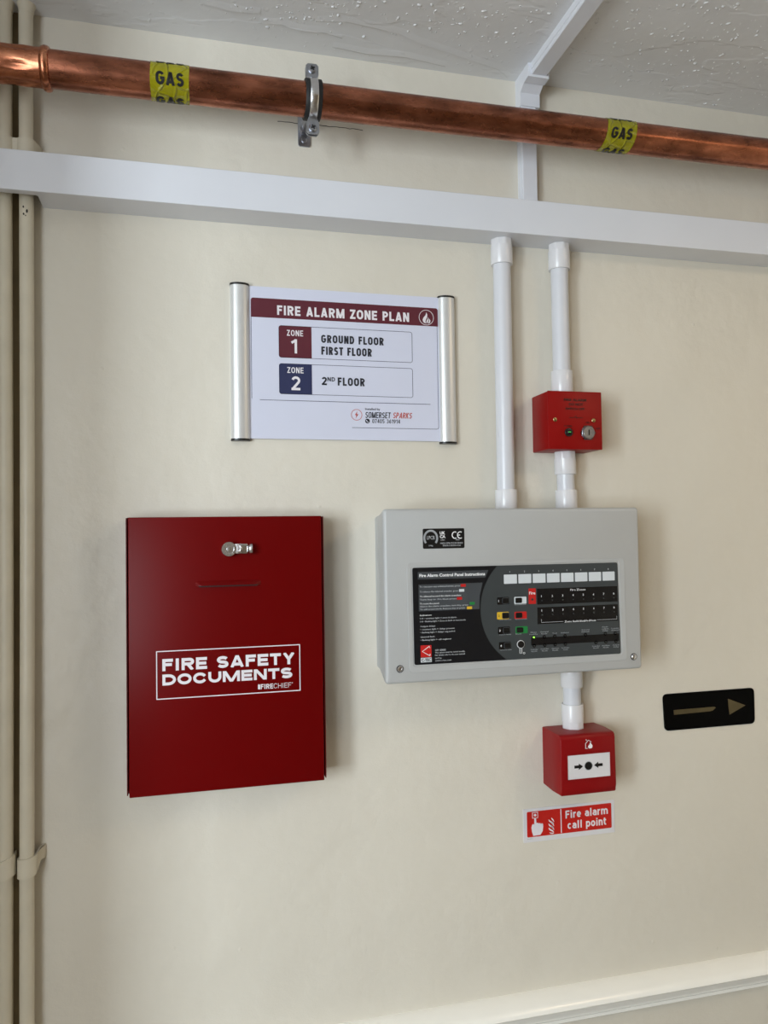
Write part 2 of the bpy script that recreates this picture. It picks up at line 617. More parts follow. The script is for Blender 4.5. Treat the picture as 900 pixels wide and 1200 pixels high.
# signwriter's grotesque: each letter is built from strokes of constant weight, so wide and narrow settings keep their weight
def glyph(ch, W, H, w):
    """strokes [(pts, closed_ends)] in a W x H cell; lines are centre lines"""
    l, r, b, t, m, c = w / 2, W - w / 2, w / 2, H - w / 2, H / 2, W / 2
    xh = H * 0.74
    xt, xm = xh - w / 2, xh / 2
    rz = min((c - l) * 1.1, (t - b) / 2)

    def A(cx, cz, rx, rz, a0, a1, n=10):
        return [(cx + rx * math.cos(math.radians(a0 + (a1 - a0) * k / n)), cz + rz * math.sin(math.radians(a0 + (a1 - a0) * k / n))) for k in range(n + 1)]

    def O(x0, x1, z0, z1, q=0.62):
        """closed rounded oval"""
        rx, rz = (x1 - x0) / 2, min((z1 - z0) / 2, (x1 - x0) / 2 * 1.15)
        p = A(x1 - rx, z1 - rz, rx, rz, 0, 180, 12) + A(x0 + rx, z0 + rz, rx, rz, 180, 360, 12)
        return p + [p[0]]
    V = lambda x, z0=0, z1=H: [(x, z0), (x, z1)]
    Hh = lambda z, x0=0, x1=W: [(x0, z), (x1, z)]
    g = {
        'F': lambda: [V(l), Hh(t), Hh(m + w * .1, 0, W * .9)],
        'E': lambda: [V(l), Hh(t), Hh(m, 0, W * .93), Hh(b)],
        'L': lambda: [V(l), Hh(b)],
        'I': lambda: [V(c)],
        'T': lambda: [V(c), Hh(t)],
        'H': lambda: [V(l), V(r), Hh(m)],
        'D': lambda: [V(l), [(0, t), (W * .45, t)] + A(W * .45, m, r - W * .45, t - m, 90, -90, 14) + [(0, b)]],
        'P': lambda: [V(l), [(0, t), (r - H * .25, t)] + A(r - H * .25, (t + m * .9) / 2, H * .25, (t - m * .9) / 2, 90, -90, 10) + [(0, m * .9)]],
        'R': lambda: [V(l), [(0, t), (r - H * .25, t)] + A(r - H * .25, (t + m) / 2, H * .25, (t - m) / 2, 90, -90, 10) + [(0, m)], [(W * .48, m), (W - w * .55, 0)]],
        'O': lambda: [O(l, r, b, t)],
        'Q': lambda: [O(l, r, b, t)],
        '0': lambda: [O(l, r, b, t)],
        'C': lambda: [A(c, t - rz, c - l, rz, 25, 180, 12) + A(c, b + rz, c - l, rz, 180, 335, 12)],
        'G': lambda: [A(c, t - rz, c - l, rz, 28, 180, 12) + A(c, b + rz, c - l, rz, 180, 345, 12) + [(r, m - w * .1)], [(r + w / 2, m - w * .1), (c, m - w * .1)]],
        'U': lambda: [[(l, H), (l, b + rz)] + A(c, b + rz, c - l, rz, 180, 360, 14) + [(r, H)]],
        'S': lambda: [A(c, t - (t - m) / 2, c - l, (t - m) / 2, 25, 270, 14) + A(c, b + (m - b) / 2, c - l, (m - b) / 2, 90, -155, 14)],
        'A': lambda: [[(w * .52, 0), (c, H)], [(W - w * .52, 0), (c, H)], Hh(H * .26, W * .2, W * .8)],
        'N': lambda: [V(l), V(r), [(w * .55, H), (W - w * .55, 0)]],
        'M': lambda: [V(l), V(r), [(w * .6, H), (c, 0)], [(W - w * .6, H), (c, 0)]],
        'Y': lambda: [[(w * .55, H), (c, m * .9)], [(W - w * .55, H), (c, m * .9)], V(c, 0, m)],
        'K': lambda: [V(l), [(l, m * .8), (W - w * .6, H)], [(W * .35, m * 1.05), (W - w * .6, 0)]],
        'Z': lambda: [Hh(t), Hh(b), [(W - w * .6, H - w * .6), (w * .6, w * .6)]],
        '1': lambda: [V(r), [(0, H * .74), (r, H * .98 - w * .35)]],
        '2': lambda: [A(c, t - rz * .85, c - l, rz * .85, 165, -35, 12) + [(w * .7, w * .7)], Hh(b)],
        '3': lambda: [A(c, t - (t - m) / 2, c - l, (t - m) / 2, 160, -90, 12), A(c, b + (m - b) / 2, c - l, (m - b) / 2, 90, -160, 12)],
        '4': lambda: [V(W * .74), Hh(H * .26), [(W * .66, H), (w * .5, H * .26)]],
        '5': lambda: [Hh(t, l), V(l, m, H), [(l, m * 1.12)] + A(c, b + (m * 1.2 - b) / 2, c - l, (m * 1.2 - b) / 2, 90, -150, 12)],
        '6': lambda: [O(l, r, b, m * 1.2), [(l, m * .6), (l + w * .2, m * 1.2), (W * .72, H)]],
        '7': lambda: [Hh(t), [(W - w * .55, t), (W * .32, 0)]],
        '9': lambda: [O(l, r, m * .8, t), [(r, m * 1.4), (r - w * .2, m * .8), (W * .28, 0)]],
        'i': lambda: [V(c, 0, xh), V(c, H - w * .95, H)],
        'l': lambda: [V(c)],
        'r': lambda: [V(l, 0, xh), A(W * .86, xt - W * .45, W * .86 - l, W * .45, 180, 85, 8)],
        'n': lambda: [V(l, 0, xh), A(c, xt - c + l, c - l, c - l, 180, 0, 12) + [(r, 0)]],
        'm': lambda: [V(l, 0, xh), A(W * .29, xt - W * .2, W * .29 - l, W * .2, 180, 0, 10) + [(W * .58 - l, 0)], A((W * .58 - l + r) / 2, xt - W * .2, (r - W * .58 + l) / 2, W * .2, 180, 0, 10) + [(r, 0)]],
        'o': lambda: [O(l, r, b, xt)],
        'c': lambda: [A(c, xm, c - l, xm - b, 42, 318, 20)],
        'e': lambda: [[(l, xm), (r, xm)] + A(c, xm, c - l, xm - b, 0, 318, 22)],
        'a': lambda: [V(r, 0, xt - W * .3), A(c, xt - W * .34, r - c, W * .34, 0, 155, 12), O(l, r, b, xm * 1.12)],
        'p': lambda: [V(l, -H * .27, xh), O(l, r, b, xt)],
        't': lambda: [[(W * .42, H * .92), (W * .42, w * 1.2), (W * .56, b), (W, b)], Hh(xt)],
    }
    return g[ch]()


GW = {'I': .26, 'i': .30, 'l': .30, ' ': .34, 'M': .92, 'm': .98, '1': .42, 'r': .42, 't': .40, 'E': .60, 'F': .57, 'L': .56, 'P': .64, 'S': .64, 'T': .62, 'Z': .62, 'A': .76, 'O': .74, 'G': .74, 'D': .70, 'C': .72, 'U': .69, 'N': .70, 'R': .68, 'Y': .70, 'K': .70, 'H': .70,
      'a': .60, 'e': .60, 'o': .62, 'n': .58, 'p': .62, 'c': .58}


def stroke_bm(text, x0, x1, base, cap, w, y0, y1, gap=0.13, shear=0.0):
    """text built from strokes, fitted between x0 and x1"""
    tot = sum(GW.get(c, .60) for c in text) + gap * (len(text) - 1)
    k = (x1 - x0) / tot
    bm = bmesh.new()
    x = x0
    for c in text:
        W = GW.get(c, .60) * k
        if c != ' ':
            if c in 'Iil':
                W_ = max(W, w)
            else:
                W_ = W
            for si, st in enumerate(glyph(c, W_, cap, w)):
                yf = y1 + (y1 - y0) * 0.05 * si
                pts = [(x + px + shear * pz, base + pz) for px, pz in st]
                if len(pts) > 3 and abs(pts[0][0] - pts[-1][0]) < 1e-9 and abs(pts[0][1] - pts[-1][1]) < 1e-9:
                    n = len(pts) - 1
                    o_, i_ = [], []
                    for i in range(n):
                        d = (Vector(pts[(i + 1) % n]) - Vector(pts[i - 1])).normalized()
                        o_.append((pts[i][0] + d.y * w / 2, pts[i][1] - d.x * w / 2))
                        i_.append((pts[i][0] - d.y * w / 2, pts[i][1] + d.x * w / 2))
                    ring(o_, i_, y0, yf, bm)
                else:
                    L_, R_ = [], []
                    n = len(pts)
                    for i, (px, pz) in enumerate(pts):
                        d = (Vector(pts[min(i + 1, n - 1)]) - Vector(pts[max(i - 1, 0)])).normalized()
                        L_.append((px - d.y * w / 2, pz + d.x * w / 2))
                        R_.append((px + d.y * w / 2, pz - d.x * w / 2))
                    for i in range(n - 1):
                        prism([L_[i], L_[i + 1], R_[i + 1], R_[i]], y0, yf, bm)
        x += W + gap * k
    # trim what pokes out of the letter height (ends of the diagonals)
    return bm


def signwrite(text, x0, x1, base, cap, w, y0, y1, m, parent, gap=0.13, shear=0.0, name='lettering'):
    bm = stroke_bm(text, x0, x1, base, cap, w, y0, y1, gap, shear)
    if not any(c in 'pgy' for c in text):
        for co, no in (((0, 0, base), (0, 0, -1)), ((0, 0, base + cap), (0, 0, 1))):
            bmesh.ops.bisect_plane(bm, geom=bm.verts[:] + bm.edges[:] + bm.faces[:], plane_co=co, plane_no=no, clear_outer=True)
    return obj(name, bm, m, parent)


# ------------------------------------------------------------------ the setting
CZ = 2.189                       # ceiling height
XR, YR, XL = 1.75, -2.1, -2.6    # right wall, rear wall, far left wall
NX, NY = -0.39, -0.385           # unseen return wall left of the pipes, added to shade that side

struct(obj('wall_back', box(NX - 0.12, XR + 0.12, 0.0, 0.12, 0, CZ + 0.1), 'cream_wall_paint'), 'cream painted wall carrying the fire alarm panel and signs', 'wall')
struct(obj('wall_left_shade', box(NX - 0.12, NX, NY, 0.0, 0, CZ), 'room_paint'), 'short unseen return wall added to shade the wall by the pipes', 'wall')
struct(obj('wall_left_room', box(XL, NX - 0.12, NY, NY + 0.12, 0, CZ), 'room_paint'), 'room wall beyond the return', 'wall')
struct(obj('wall_far_left', box(XL - 0.12, XL, YR, NY + 0.12, 0, CZ), 'room_paint'), 'far left room wall', 'wall')
struct(obj('wall_right', box(XR, XR + 0.12, YR, 0, 0, CZ), 'room_paint'), 'right hand room wall', 'wall')
struct(obj('floor', box(XL - 0.12, XR + 0.12, YR - 0.12, 0.12, -0.1, 0), 'floor_vinyl'), 'pale vinyl floor', 'floor')
struct(obj('ceiling', box(XL - 0.12, XR + 0.12, YR - 0.12, 0.0, CZ, CZ + 0.1), 'ceiling_paint'), 'glossy white ceiling with flaked and blobbed old paint', 'ceiling')
# hardened paint drips and old plaster edges under the ceiling paint
random.seed(11)
ce = bpy.data.objects['ceiling']
bm = bmesh.new()


def dome(cx, cy, rx, ry, h, rot):
    n = 8
    rows = []
    for k, (f, g) in enumerate(((1.0, -0.15), (0.86, 0.45), (0.5, 0.86))):
        rows.append([bm.verts.new((cx + rx * f * math.cos(a) * math.cos(rot) - ry * f * math.sin(a) * math.sin(rot), cy + rx * f * math.cos(a) * math.sin(rot) + ry * f * math.sin(a) * math.cos(rot), CZ - h * g)) for a in [2 * PI * q / n for q in range(n)]])
    for a, b in zip(rows, rows[1:]):
        for q in range(n):
            bm.faces.new((a[q], a[(q + 1) % n], b[(q + 1) % n], b[q]))
    tip = bm.verts.new((cx, cy, CZ - h))
    for q in range(n):
        bm.faces.new((rows[-1][q], rows[-1][(q + 1) % n], tip))


patches = [(0.36, -0.12, 0.05), (0.43, -0.16, 0.05), (0.30, -0.15, 0.05), (0.60, -0.10, 0.06), (0.66, -0.16, 0.06), (0.74, -0.07, 0.07), (0.80, -0.12, 0.06), (0.90, -0.05, 0.08), (0.70, -0.22, 0.08), (0.22, -0.10, 0.04), (0.12, -0.08, 0.03), (0.98, -0.12, 0.08)]
for k in range(820):
    if random.random() < 0.82:
        px, py, sd = random.choice(patches)
        x, y = random.gauss(px, sd), random.gauss(py, sd * 0.7)
    else:
        x, y = random.uniform(0.0, 1.2), random.uniform(-0.45, -0.01)
    if y > -0.006 or x < -0.1 or 0.472 < x < 0.512:
        continue
    r = 0.0007 + 0.0016 * random.random() ** 2
    dome(x, y, r * random.uniform(1.0, 2.0), r, r * random.uniform(0.45, 0.8), random.uniform(0, PI))
o = obj('paint_drips', bm, 'ceiling_paint', ce, smooth=True)
o['kind'] = 'stuff'
for path in ([(0.16, -0.070), (0.20, -0.078), (0.245, -0.074), (0.277, -0.070), (0.31, -0.056), (0.35, -0.047), (0.40, -0.034), (0.44, -0.024), (0.462, -0.008)], [(0.085, -0.050), (0.115, -0.054), (0.14, -0.047), (0.175, -0.050), (0.20, -0.044)], [(0.01, -0.072), (0.05, -0.066), (0.085, -0.069)], [(0.19, -0.022), (0.24, -0.018), (0.30, -0.023), (0.36, -0.014)]):
    bm = bmesh.new()
    rows = []
    n_ = len(path)
    for i, (x, y) in enumerate(path):
        h = 0.0013 * math.sin(PI * (i + 0.4) / (n_ - 0.2)) + 0.0002
        rows.append([bm.verts.new((x, y + dy, CZ - dz)) for dy, dz in ((-0.0120, -0.0001), (-0.0010, h), (0.0012, h * 0.9), (0.0024, -0.0001))])
    for a, b in zip(rows, rows[1:]):
        for q in range(3):
            bm.faces.new((a[q], a[q + 1], b[q + 1], b[q]))
        bm.faces.new((a[3], a[0], b[0], b[3]))
    bm.faces.new(rows[0])
    bm.faces.new(rows[-1])
    obj('plaster_edge', bm, 'ceiling_paint', ce, smooth=True)

# rear wall behind the camera, with the two windows that light the place
bm = bmesh.new()
WN = [(-2.18, -1.52, 0.88, 2.04), (-1.31, -0.65, 0.88, 2.04)]
for a, b in ((XL - 0.12, WN[0][0]), (WN[0][1], WN[1][0]), (WN[1][1], XR + 0.12)):
    box(a, b, YR - 0.12, YR, 0, CZ, bm=bm)
for x0, x1, z0, z1 in WN:
    box(x0, x1, YR - 0.12, YR, 0, z0, bm=bm)
    box(x0, x1, YR - 0.12, YR, z1, CZ, bm=bm)
struct(obj('wall_rear', bm, 'rear_paint'), 'rear room wall with two windows', 'wall')
for k, (x0, x1, z0, z1) in enumerate(WN):
    bm = ring([(x0, z0), (x1, z0), (x1, z1), (x0, z1)], [(x0 + 0.05, z0 + 0.05), (x1 - 0.05, z0 + 0.05), (x1 - 0.05, z1 - 0.05), (x0 + 0.05, z1 - 0.05)], YR - 0.1, YR - 0.04)
    o = struct(obj('window_%d' % (k + 1), bm, 'window_white'), 'white framed window', 'window')
    obj('window_bar', box((x0 + x1) / 2 - 0.02, (x0 + x1) / 2 + 0.02, YR - 0.09, YR - 0.05, z0 + 0.05, z1 - 0.05), 'window_white', o)

# dado rail: sloped top, rounded nose, cove and lower bead
prof = [(0.0, 0.8235), (-0.008, 0.8228), (-0.024, 0.8150), (-0.030, 0.8105), (-0.0315, 0.8065), (-0.029, 0.8030), (-0.022, 0.8010), (-0.019, 0.7975), (-0.0165, 0.7900), (-0.0135, 0.7860),
        (-0.0135, 0.7840), (-0.0110, 0.7815), (-0.0085, 0.7790), (-0.0085, 0.7745), (-0.0060, 0.7720), (0.0, 0.7715)]
struct(obj('trim_1', prism_x(prof, NX, XR), 'trim_gloss', smooth=True), 'gloss cream dado rail along the foot of the picture', 'dado rail')

# ceiling lamp outside the picture on the right
t = thing('ceiling_lamp', 'square white ceiling lamp to the right of the viewer', 'lamp', (1.20, -0.95, CZ - 0.045))
obj('housing', box(1.01, 1.39, -1.14, -0.76, CZ - 0.045, CZ, 0.006, 2), 'window_white', t)

# darker brown strip on the wall, darkening the gap between the pair of pipes
obj('dark_strip', box(-0.2320, -0.2120, -0.0003, 0.0, 0.0, CZ), 'strip_brown', bpy.data.objects['wall_back'])

# hairline plaster crack by the pipe clamp, small dings
random.seed(3)
pts = []
for k in range(26):
    t = k / 25
    pts.append((0.114 + 0.123 * t, 2.0850 + 0.0015 * t + random.uniform(-0.0007, 0.0007)))
wb = bpy.data.objects['wall_back']
obj('plaster_crack', strip(pts, [0.0005 + 0.0005 * random.random() for _ in pts], 0.0, -0.0002), 'paint_chip', wb)

# ------------------------------------------------------------------ painted heating pipes at the left
PZ = 0.018
for k, (px, lab) in enumerate(((-0.2094, 'cream painted vertical pipe, the right one of the pair'), (-0.2342, 'cream painted vertical pipe, the left one at the picture edge'))):
    t = thing('heating_pipe', lab, 'pipe', (px, -PZ, 0.0), 'painted pipes by the left edge')
    path = [(px + 0.0006 * math.sin(z * 5 + k), -PZ, z) for z in [CZ * i / 40 for i in range(41)]]
    obj('pipe', tube(path, 0.0087, 22), 'pipe_paint', t, smooth=True)
    obj('ceiling_collar', tube([(px, -PZ, CZ - 0.012), (px, -PZ, CZ - 0.004), (px, -PZ, CZ)], [0.0089, 0.0100, 0.0114], 18), 'pipe_paint', t, smooth=True)
    if k == 0:
        for dx, dz, w, h in ((-0.002, 0.004, 0.0020, 0.0030), (0.0022, -0.001, 0.0024, 0.0060), (-0.0016, -0.0052, 0.0022, 0.0030), (0.0006, -0.0070, 0.0016, 0.0022)):
            cx, cz = px + dx, 1.9180 + dz
            pl = [(cx + w * 0.5 * math.cos(a) * random.uniform(.7, 1.1), cz + h * 0.5 * math.sin(a) * random.uniform(.7, 1.1)) for a in [2 * PI * q / 9 for q in range(9)]]
            obj('paint_chip', prism(pl, -PZ - 0.0078, -PZ - 0.0090), 'paint_chip', t)


def saddle(px, side, z0, z1, tilt, name, lab, base, group=None, both=None):
    """strap clip: foot on the wall, strap over the pipe, tail down the other flank"""
    r0, r1 = 0.0088, 0.0116
    outer, inner = [], []
    cs = [px] if both is None else both
    A = [math.radians(a) for a in range(-20, 201, 20)]
    pin, pout = [], []
    if both is None:
        c = (px, -PZ)
        seq = [(c[0] + side * math.cos(a), -math.sin(a)) for a in A]
        for a in A:
            pin.append((c[0] + side * r0 * math.cos(a), c[1] - r0 * math.sin(a)))
            pout.append((c[0] + side * r1 * math.cos(a), c[1] - r1 * math.sin(a)))
        foot = [(px + side * 0.0125, -0.0065), (px + side * 0.0165, -0.0015)]
        pts = [(px + side * 0.0185, -0.0003), (px + side * 0.0185, -0.0022), (px + side * 0.0140, -0.0085)] + pout + [(px - side * 0.0096, -0.004), (px - side * 0.0082, -0.004)] + pin[::-1] + [(px + side * 0.0120, -0.0072), (px + side * 0.0150, -0.0003)]
    else:
        a_, b_ = max(both), min(both)
        top = []
        for c in (a_, b_):
            aa = [math.radians(q) for q in (range(-5, 146, 15) if c == a_ else range(35, 186, 15))]
            top += [(c + r1 * math.cos(q), -PZ - r1 * math.sin(q)) for q in aa]
        pts = [(a_ + 0.0155, -0.0003), (a_ + 0.0145, -0.006)] + top + [(b_ - 0.0145, -0.006), (b_ - 0.0155, -0.0003)]
    bm = prism_z(pts, z0, z1)
    cx = px
    for v in bm.verts:
        d = (v.co.x - cx)
        if tilt:
            v.co.z += tilt * d
            if both is None and side * d > 0.011:          # the ear at the foot stands up higher
                if v.co.z > (z0 + z1) / 2:
                    v.co.z += 0.005
                else:
                    v.co.z += 0.012
    o = obj(name, bm, 'pipe_paint', base=base, smooth=True)
    return tag(o, lab, 'pipe clip', group)


saddle(-0.2094, 1, 1.0815, 1.1050, 0.12, 'pipe_clip', 'painted strap clip with raised ear on the right heating pipe, low down', (-0.2094, 0, 1.0815), 'painted clips on the heating pipes')
saddle(-0.2342, -1, 1.0815, 1.1060, 0.35, 'pipe_clip', 'painted strap clip on the left heating pipe, low down at picture edge', (-0.2342, 0, 1.0815), 'painted clips on the heating pipes')
saddle(-0.2218, 1, 1.9836, 2.0110, 0.0, 'pipe_clip', 'painted double clip across both pipes just above the white trunking', (-0.2218, 0, 1.9836), 'painted clips on the heating pipes', both=(-0.2094, -0.2342))

# ------------------------------------------------------------------ large horizontal trunking
TZ0, TZ1 = 1.933, 1.9835
t = thing('cable_trunking', 'large white square plastic trunking running across the whole wall', 'trunking', (0.5, 0, TZ0))
pl = [(NX, -0.038), (-0.1945, -0.038), (-0.1925, -0.035), (-0.1925, 0.0), (XR, 0.0), (XR, -0.0488), (NX, -0.0488)]
obj('base', prism_z(pl, TZ0 + 0.0004, TZ1 - 0.0004), 'trunking_pvc', t)
lid = prism_x([(-0.0420, TZ0), (-0.0500, TZ0), (-0.0504, TZ0 + 0.0006), (-0.0504, TZ1 - 0.0006), (-0.0500, TZ1), (-0.0420, TZ1), (-0.0420, TZ1 - 0.0006), (-0.0489, TZ1 - 0.0006), (-0.0489, TZ0 + 0.0006), (-0.0420, TZ0 + 0.0006)], NX, XR)
obj('lid', lid, 'trunking_pvc', t)

# mini trunking up the wall, corner bend and run across the ceiling
MX0, MX1 = 0.4782, 0.5036


def mini(name, lab, horizontal):
    if not horizontal:
        t = thing(name, lab, 'trunking', ((MX0 + MX1) / 2, 0, TZ1), 'mini trunking')
        obj('base', box(MX0, MX1, -0.0100, 0, TZ1, 2.150), 'trunking_pvc', t)
        obj('lid', prism_z([(MX0 + 0.0008, -0.0100), (MX0 + 0.0008, -0.0155), (MX0 + 0.0018, -0.0165), (MX1 - 0.0018, -0.0165), (MX1 - 0.0008, -0.0155), (MX1 - 0.0008, -0.0100)], TZ1, 2.150), 'trunking_pvc', t)
    else:
        x0, x1 = 0.4806, 0.5066
        t = thing(name, lab, 'trunking', ((x0 + x1) / 2, -0.046, CZ - 0.0165), 'mini trunking')
        obj('base', box(x0, x1, YR, -0.044, CZ - 0.0100, CZ), 'trunking_pvc', t)
        bm = bmesh.new()
        P = [(x0 + 0.0008, CZ - 0.0100), (x0 + 0.0008, CZ - 0.0155), (x0 + 0.0018, CZ - 0.0165), (x1 - 0.0018, CZ - 0.0165), (x1 - 0.0008, CZ - 0.0155), (x1 - 0.0008, CZ - 0.0100)]
        obj('lid', prism(P, -0.044, YR), 'trunking_pvc', t)


mini('mini_trunking', 'narrow white trunking rising up the wall behind the copper pipe', False)
mini('mini_trunking', 'narrow white trunking running across the ceiling towards the viewer', True)
t = thing('trunking_bend', 'white moulded corner bend joining wall and ceiling mini trunking', 'trunking fitting', (0.49, 0, 2.142))
bx0, bx1 = 0.4768, 0.5080
obj('body', prism_x([(0, 2.142), (-0.0185, 2.142), (-0.0185, 2.1615), (-0.0330, 2.1695), (-0.0330, CZ), (0, CZ)], bx0, bx1), 'trunking_pvc', t)
obj('rim', prism_x([(-0.0330, 2.1680), (-0.0480, 2.1690), (-0.0480, CZ), (-0.0330, CZ)], bx0 - 0.0006, bx1 + 0.0012), 'trunking_pvc', t)

# ------------------------------------------------------------------ copper gas pipe
GY, GR = -0.080, 0.0217


def gz(x):
    return 2.0727 + 0.0042 * (x + 0.17) / 1.03


t = thing('gas_pipe', 'long tarnished copper gas pipe running below the ceiling', 'pipe', (0.5, GY, gz(0.5)))
path = [(x, GY, gz(x)) for x in [-0.17 + (XR + 0.17) * i / 60 for i in range(61)]]
obj('pipe', tube(path, GR, 40), 'copper_tarnished', t, smooth=True)
# press coupling at the left end: crimped socket with rolled bead at its mouth
bm = bmesh.new()
n = 48
prof = []
for x, r in ((NX, .0224), (-0.30, .0224), (-0.262, .0224), (-0.258, .0226), (-0.252, .0222), (-0.244, .0220), (-0.236, .0222), (-0.228, .0225), (-0.222, .0221), (-0.214, .0219), (-0.206, .0221), (-0.198, .0225), (-0.190, .0223), (-0.184, .0222), (-0.1795, .0226), (-0.1780, .0245), (-0.1752, .0256), (-0.1722, .0254), (-0.1700, .0244), (-0.1690, .0226), (-0.1690, .0214)):
    prof.append((x, r))
rows = []
for x, r in prof:
    row = []
    for k in range(n):
        a = 2 * PI * k / n
        rr_ = r
        if -0.262 < x < -0.184:                                   # six crimp flats from the press jaw
            rr_ = r - 0.0030 * max(0, math.cos(6 * (a - math.radians(214 if x < -0.223 else 206)))) ** 2 * (0.5 - 0.5 * math.cos((x + 0.262) / 0.039 * 2 * PI))
        elif -0.1785 < x < -0.1695:
            rr_ = r + 0.0004 * math.sin(5 * a)
        row.append(bm.verts.new((x, GY + rr_ * math.cos(a), gz(x) + rr_ * math.sin(a))))
    rows.append(row)
for a, b in zip(rows, rows[1:]):
    for k in range(n):
        j = (k + 1) % n
        bm.faces.new((a[k], a[j], b[j], b[k]))
bm.faces.new(rows[0])
bm.faces.new(rows[-1])
obj('press_coupling', bm, 'copper_bright', t, smooth=True)


# gas marker tapes wrapped round the pipe
def gas_tape(x0, x1, skew, lab, ph):
    base = ((x0 + x1) / 2, GY, gz((x0 + x1) / 2))
    t = thing('gas_label_tape', lab, 'label', base, 'gas pipe marker tapes')
    bm = bmesh.new()
    n = 64
    rows = []
    R_ = GR + 0.0006
    for i in range(9):
        row = []
        for k in range(n):
            a = 2 * PI * k / n
            x = x0 + (x1 - x0) * i / 8 + skew * math.sin(a) + 0.0004 * math.sin(3 * a + ph)
            r = R_ + 0.00025 * math.sin(7 * a + i * 1.7 + ph) * (0 if i in (0, 8) else 1)
            row.append(bm.verts.new((x, GY + r * math.cos(a), gz(x) + r * math.sin(a))))
        rows.append(row)
    for a, b in zip(rows, rows[1:]):
        for k in range(n):
            j = (k + 1) % n
            bm.faces.new((a[k], a[j], b[j], b[k]))
    inner = []
    for row in (rows[0], rows[-1]):
        q = []
        for v in row:
            d = Vector((0, v.co.y - GY, v.co.z - gz(v.co.x))).normalized() * (GR + 0.0001)
            q.append(bm.verts.new((v.co.x, GY + d.y, gz(v.co.x) + d.z)))
        for k in range(n):
            j = (k + 1) % n
            bm.faces.new((row[k], row[j], q[j], q[k]))
        inner.append(q)
    sl = obj('sleeve', bm, 'gas_tape', t, smooth=True)
    # angle is measured from -Y (towards the room), positive upwards
    for row_i, ang in enumerate((-17, -93, 58, 134)):
        capv = 0.0148
        xa, xb = x0 + (x1 - x0) * 0.14, x0 + (x1 - x0) * 0.86
        bm = stroke_bm('GAS', xa, xb, 0.0, capv, 0.0033, 0.0, 1.0, gap=0.12)
        for co, no in (((0, 0, 0), (0, 0, -1)), ((0, 0, capv), (0, 0, 1))):
            bmesh.ops.bisect_plane(bm, geom=bm.verts[:] + bm.edges[:] + bm.faces[:], plane_co=co, plane_no=no, clear_outer=True)
        for q in range(1, 8):                       # slice so that the letters can bend round the pipe
            bmesh.ops.bisect_plane(bm, geom=bm.verts[:] + bm.edges[:] + bm.faces[:], plane_co=(0, 0, capv * q / 8), plane_no=(0, 0, 1))
        for v in bm.verts:
            th = math.radians(ang) + (v.co.z - capv / 2) / GR
            r = GR + (0.0011 if v.co.y > 0.5 else 0.0005)
            x = v.co.x + skew * math.sin(th)
            v.co = Vector((x, GY - r * math.cos(th), gz(x) + r * math.sin(th)))
        obj('lettering', bm, 'black_plastic', sl)


gas_tape(-0.0525, -0.0060, 0.0, 'yellow GAS tape near the left end of the copper pipe', 0.3)
gas_tape(0.5730, 0.6195, 0.0035, 'yellow GAS tape on the copper pipe right of the ceiling trunking', 1.9)

# ------------------------------------------------------------------ rubber lined pipe clamp
KX = 0.1512
kz = gz(KX)
t = thing('pipe_clamp', 'zinc pipe clamp with black rubber lining holding the copper pipe', 'clamp', (KX, 0, kz))


def hoop(r0, r1, w, m, name, x=KX, parent=t):
    bm = bmesh.new()
    n = 48
    rows = []
    for xx, r in ((x - w / 2, r0), (x - w / 2, r1 - 0.0005), (x - w / 2 + 0.0008, r1), (x + w / 2 - 0.0008, r1), (x + w / 2, r1 - 0.0005), (x + w / 2, r0)):
        rows.append([bm.verts.new((xx, GY + r * math.cos(2 * PI * k / n), kz + r * math.sin(2 * PI * k / n))) for k in range(n)])
    for i in range(len(rows)):
        a, b = rows[i], rows[(i + 1) % len(rows)]
        for k in range(n):
            j = (k + 1) % n
            bm.faces.new((a[k], a[j], b[j], b[k]))
    return obj(name, bm, m, parent, smooth=True)


hoop(GR + 0.0002, 0.0252, 0.0215, 'black_rubber', 'rubber_lining')
hoop(0.0250, 0.0268, 0.0102, 'chrome', 'band')


def screw(cx, cz, y, r, parent, m='zinc', dark='screw_dark', h=0.0022, slot='cross', name='screw'):
    s = obj(name, lathe_y(cx, cz, [(r, y), (r, y - h * 0.5), (r * 0.8, y - h * 0.9), (r * 0.4, y - h)], 20), m, parent, smooth=True)
    a0 = 0.5
    bm = bmesh.new()
    w = r * 0.22
    for a in ((a0, a0 + PI / 2) if slot == 'cross' else (a0,)):
        dx, dz = math.cos(a) * r * 0.62, math.sin(a) * r * 0.62
        strip([(cx - dx, cz - dz), (cx + dx, cz + dz)], w * 2, y - h * 0.5, y - h * 1.08, bm)
    return s, bm, dark


def add_screw(cx, cz, y, r, parent, depth_ok=True, **kw):
    s, bm, dark = screw(cx, cz, y, r, parent, **kw)
    if depth_ok:
        obj('drive_slot', bm, dark, s)
    else:
        bm.free()
    return s


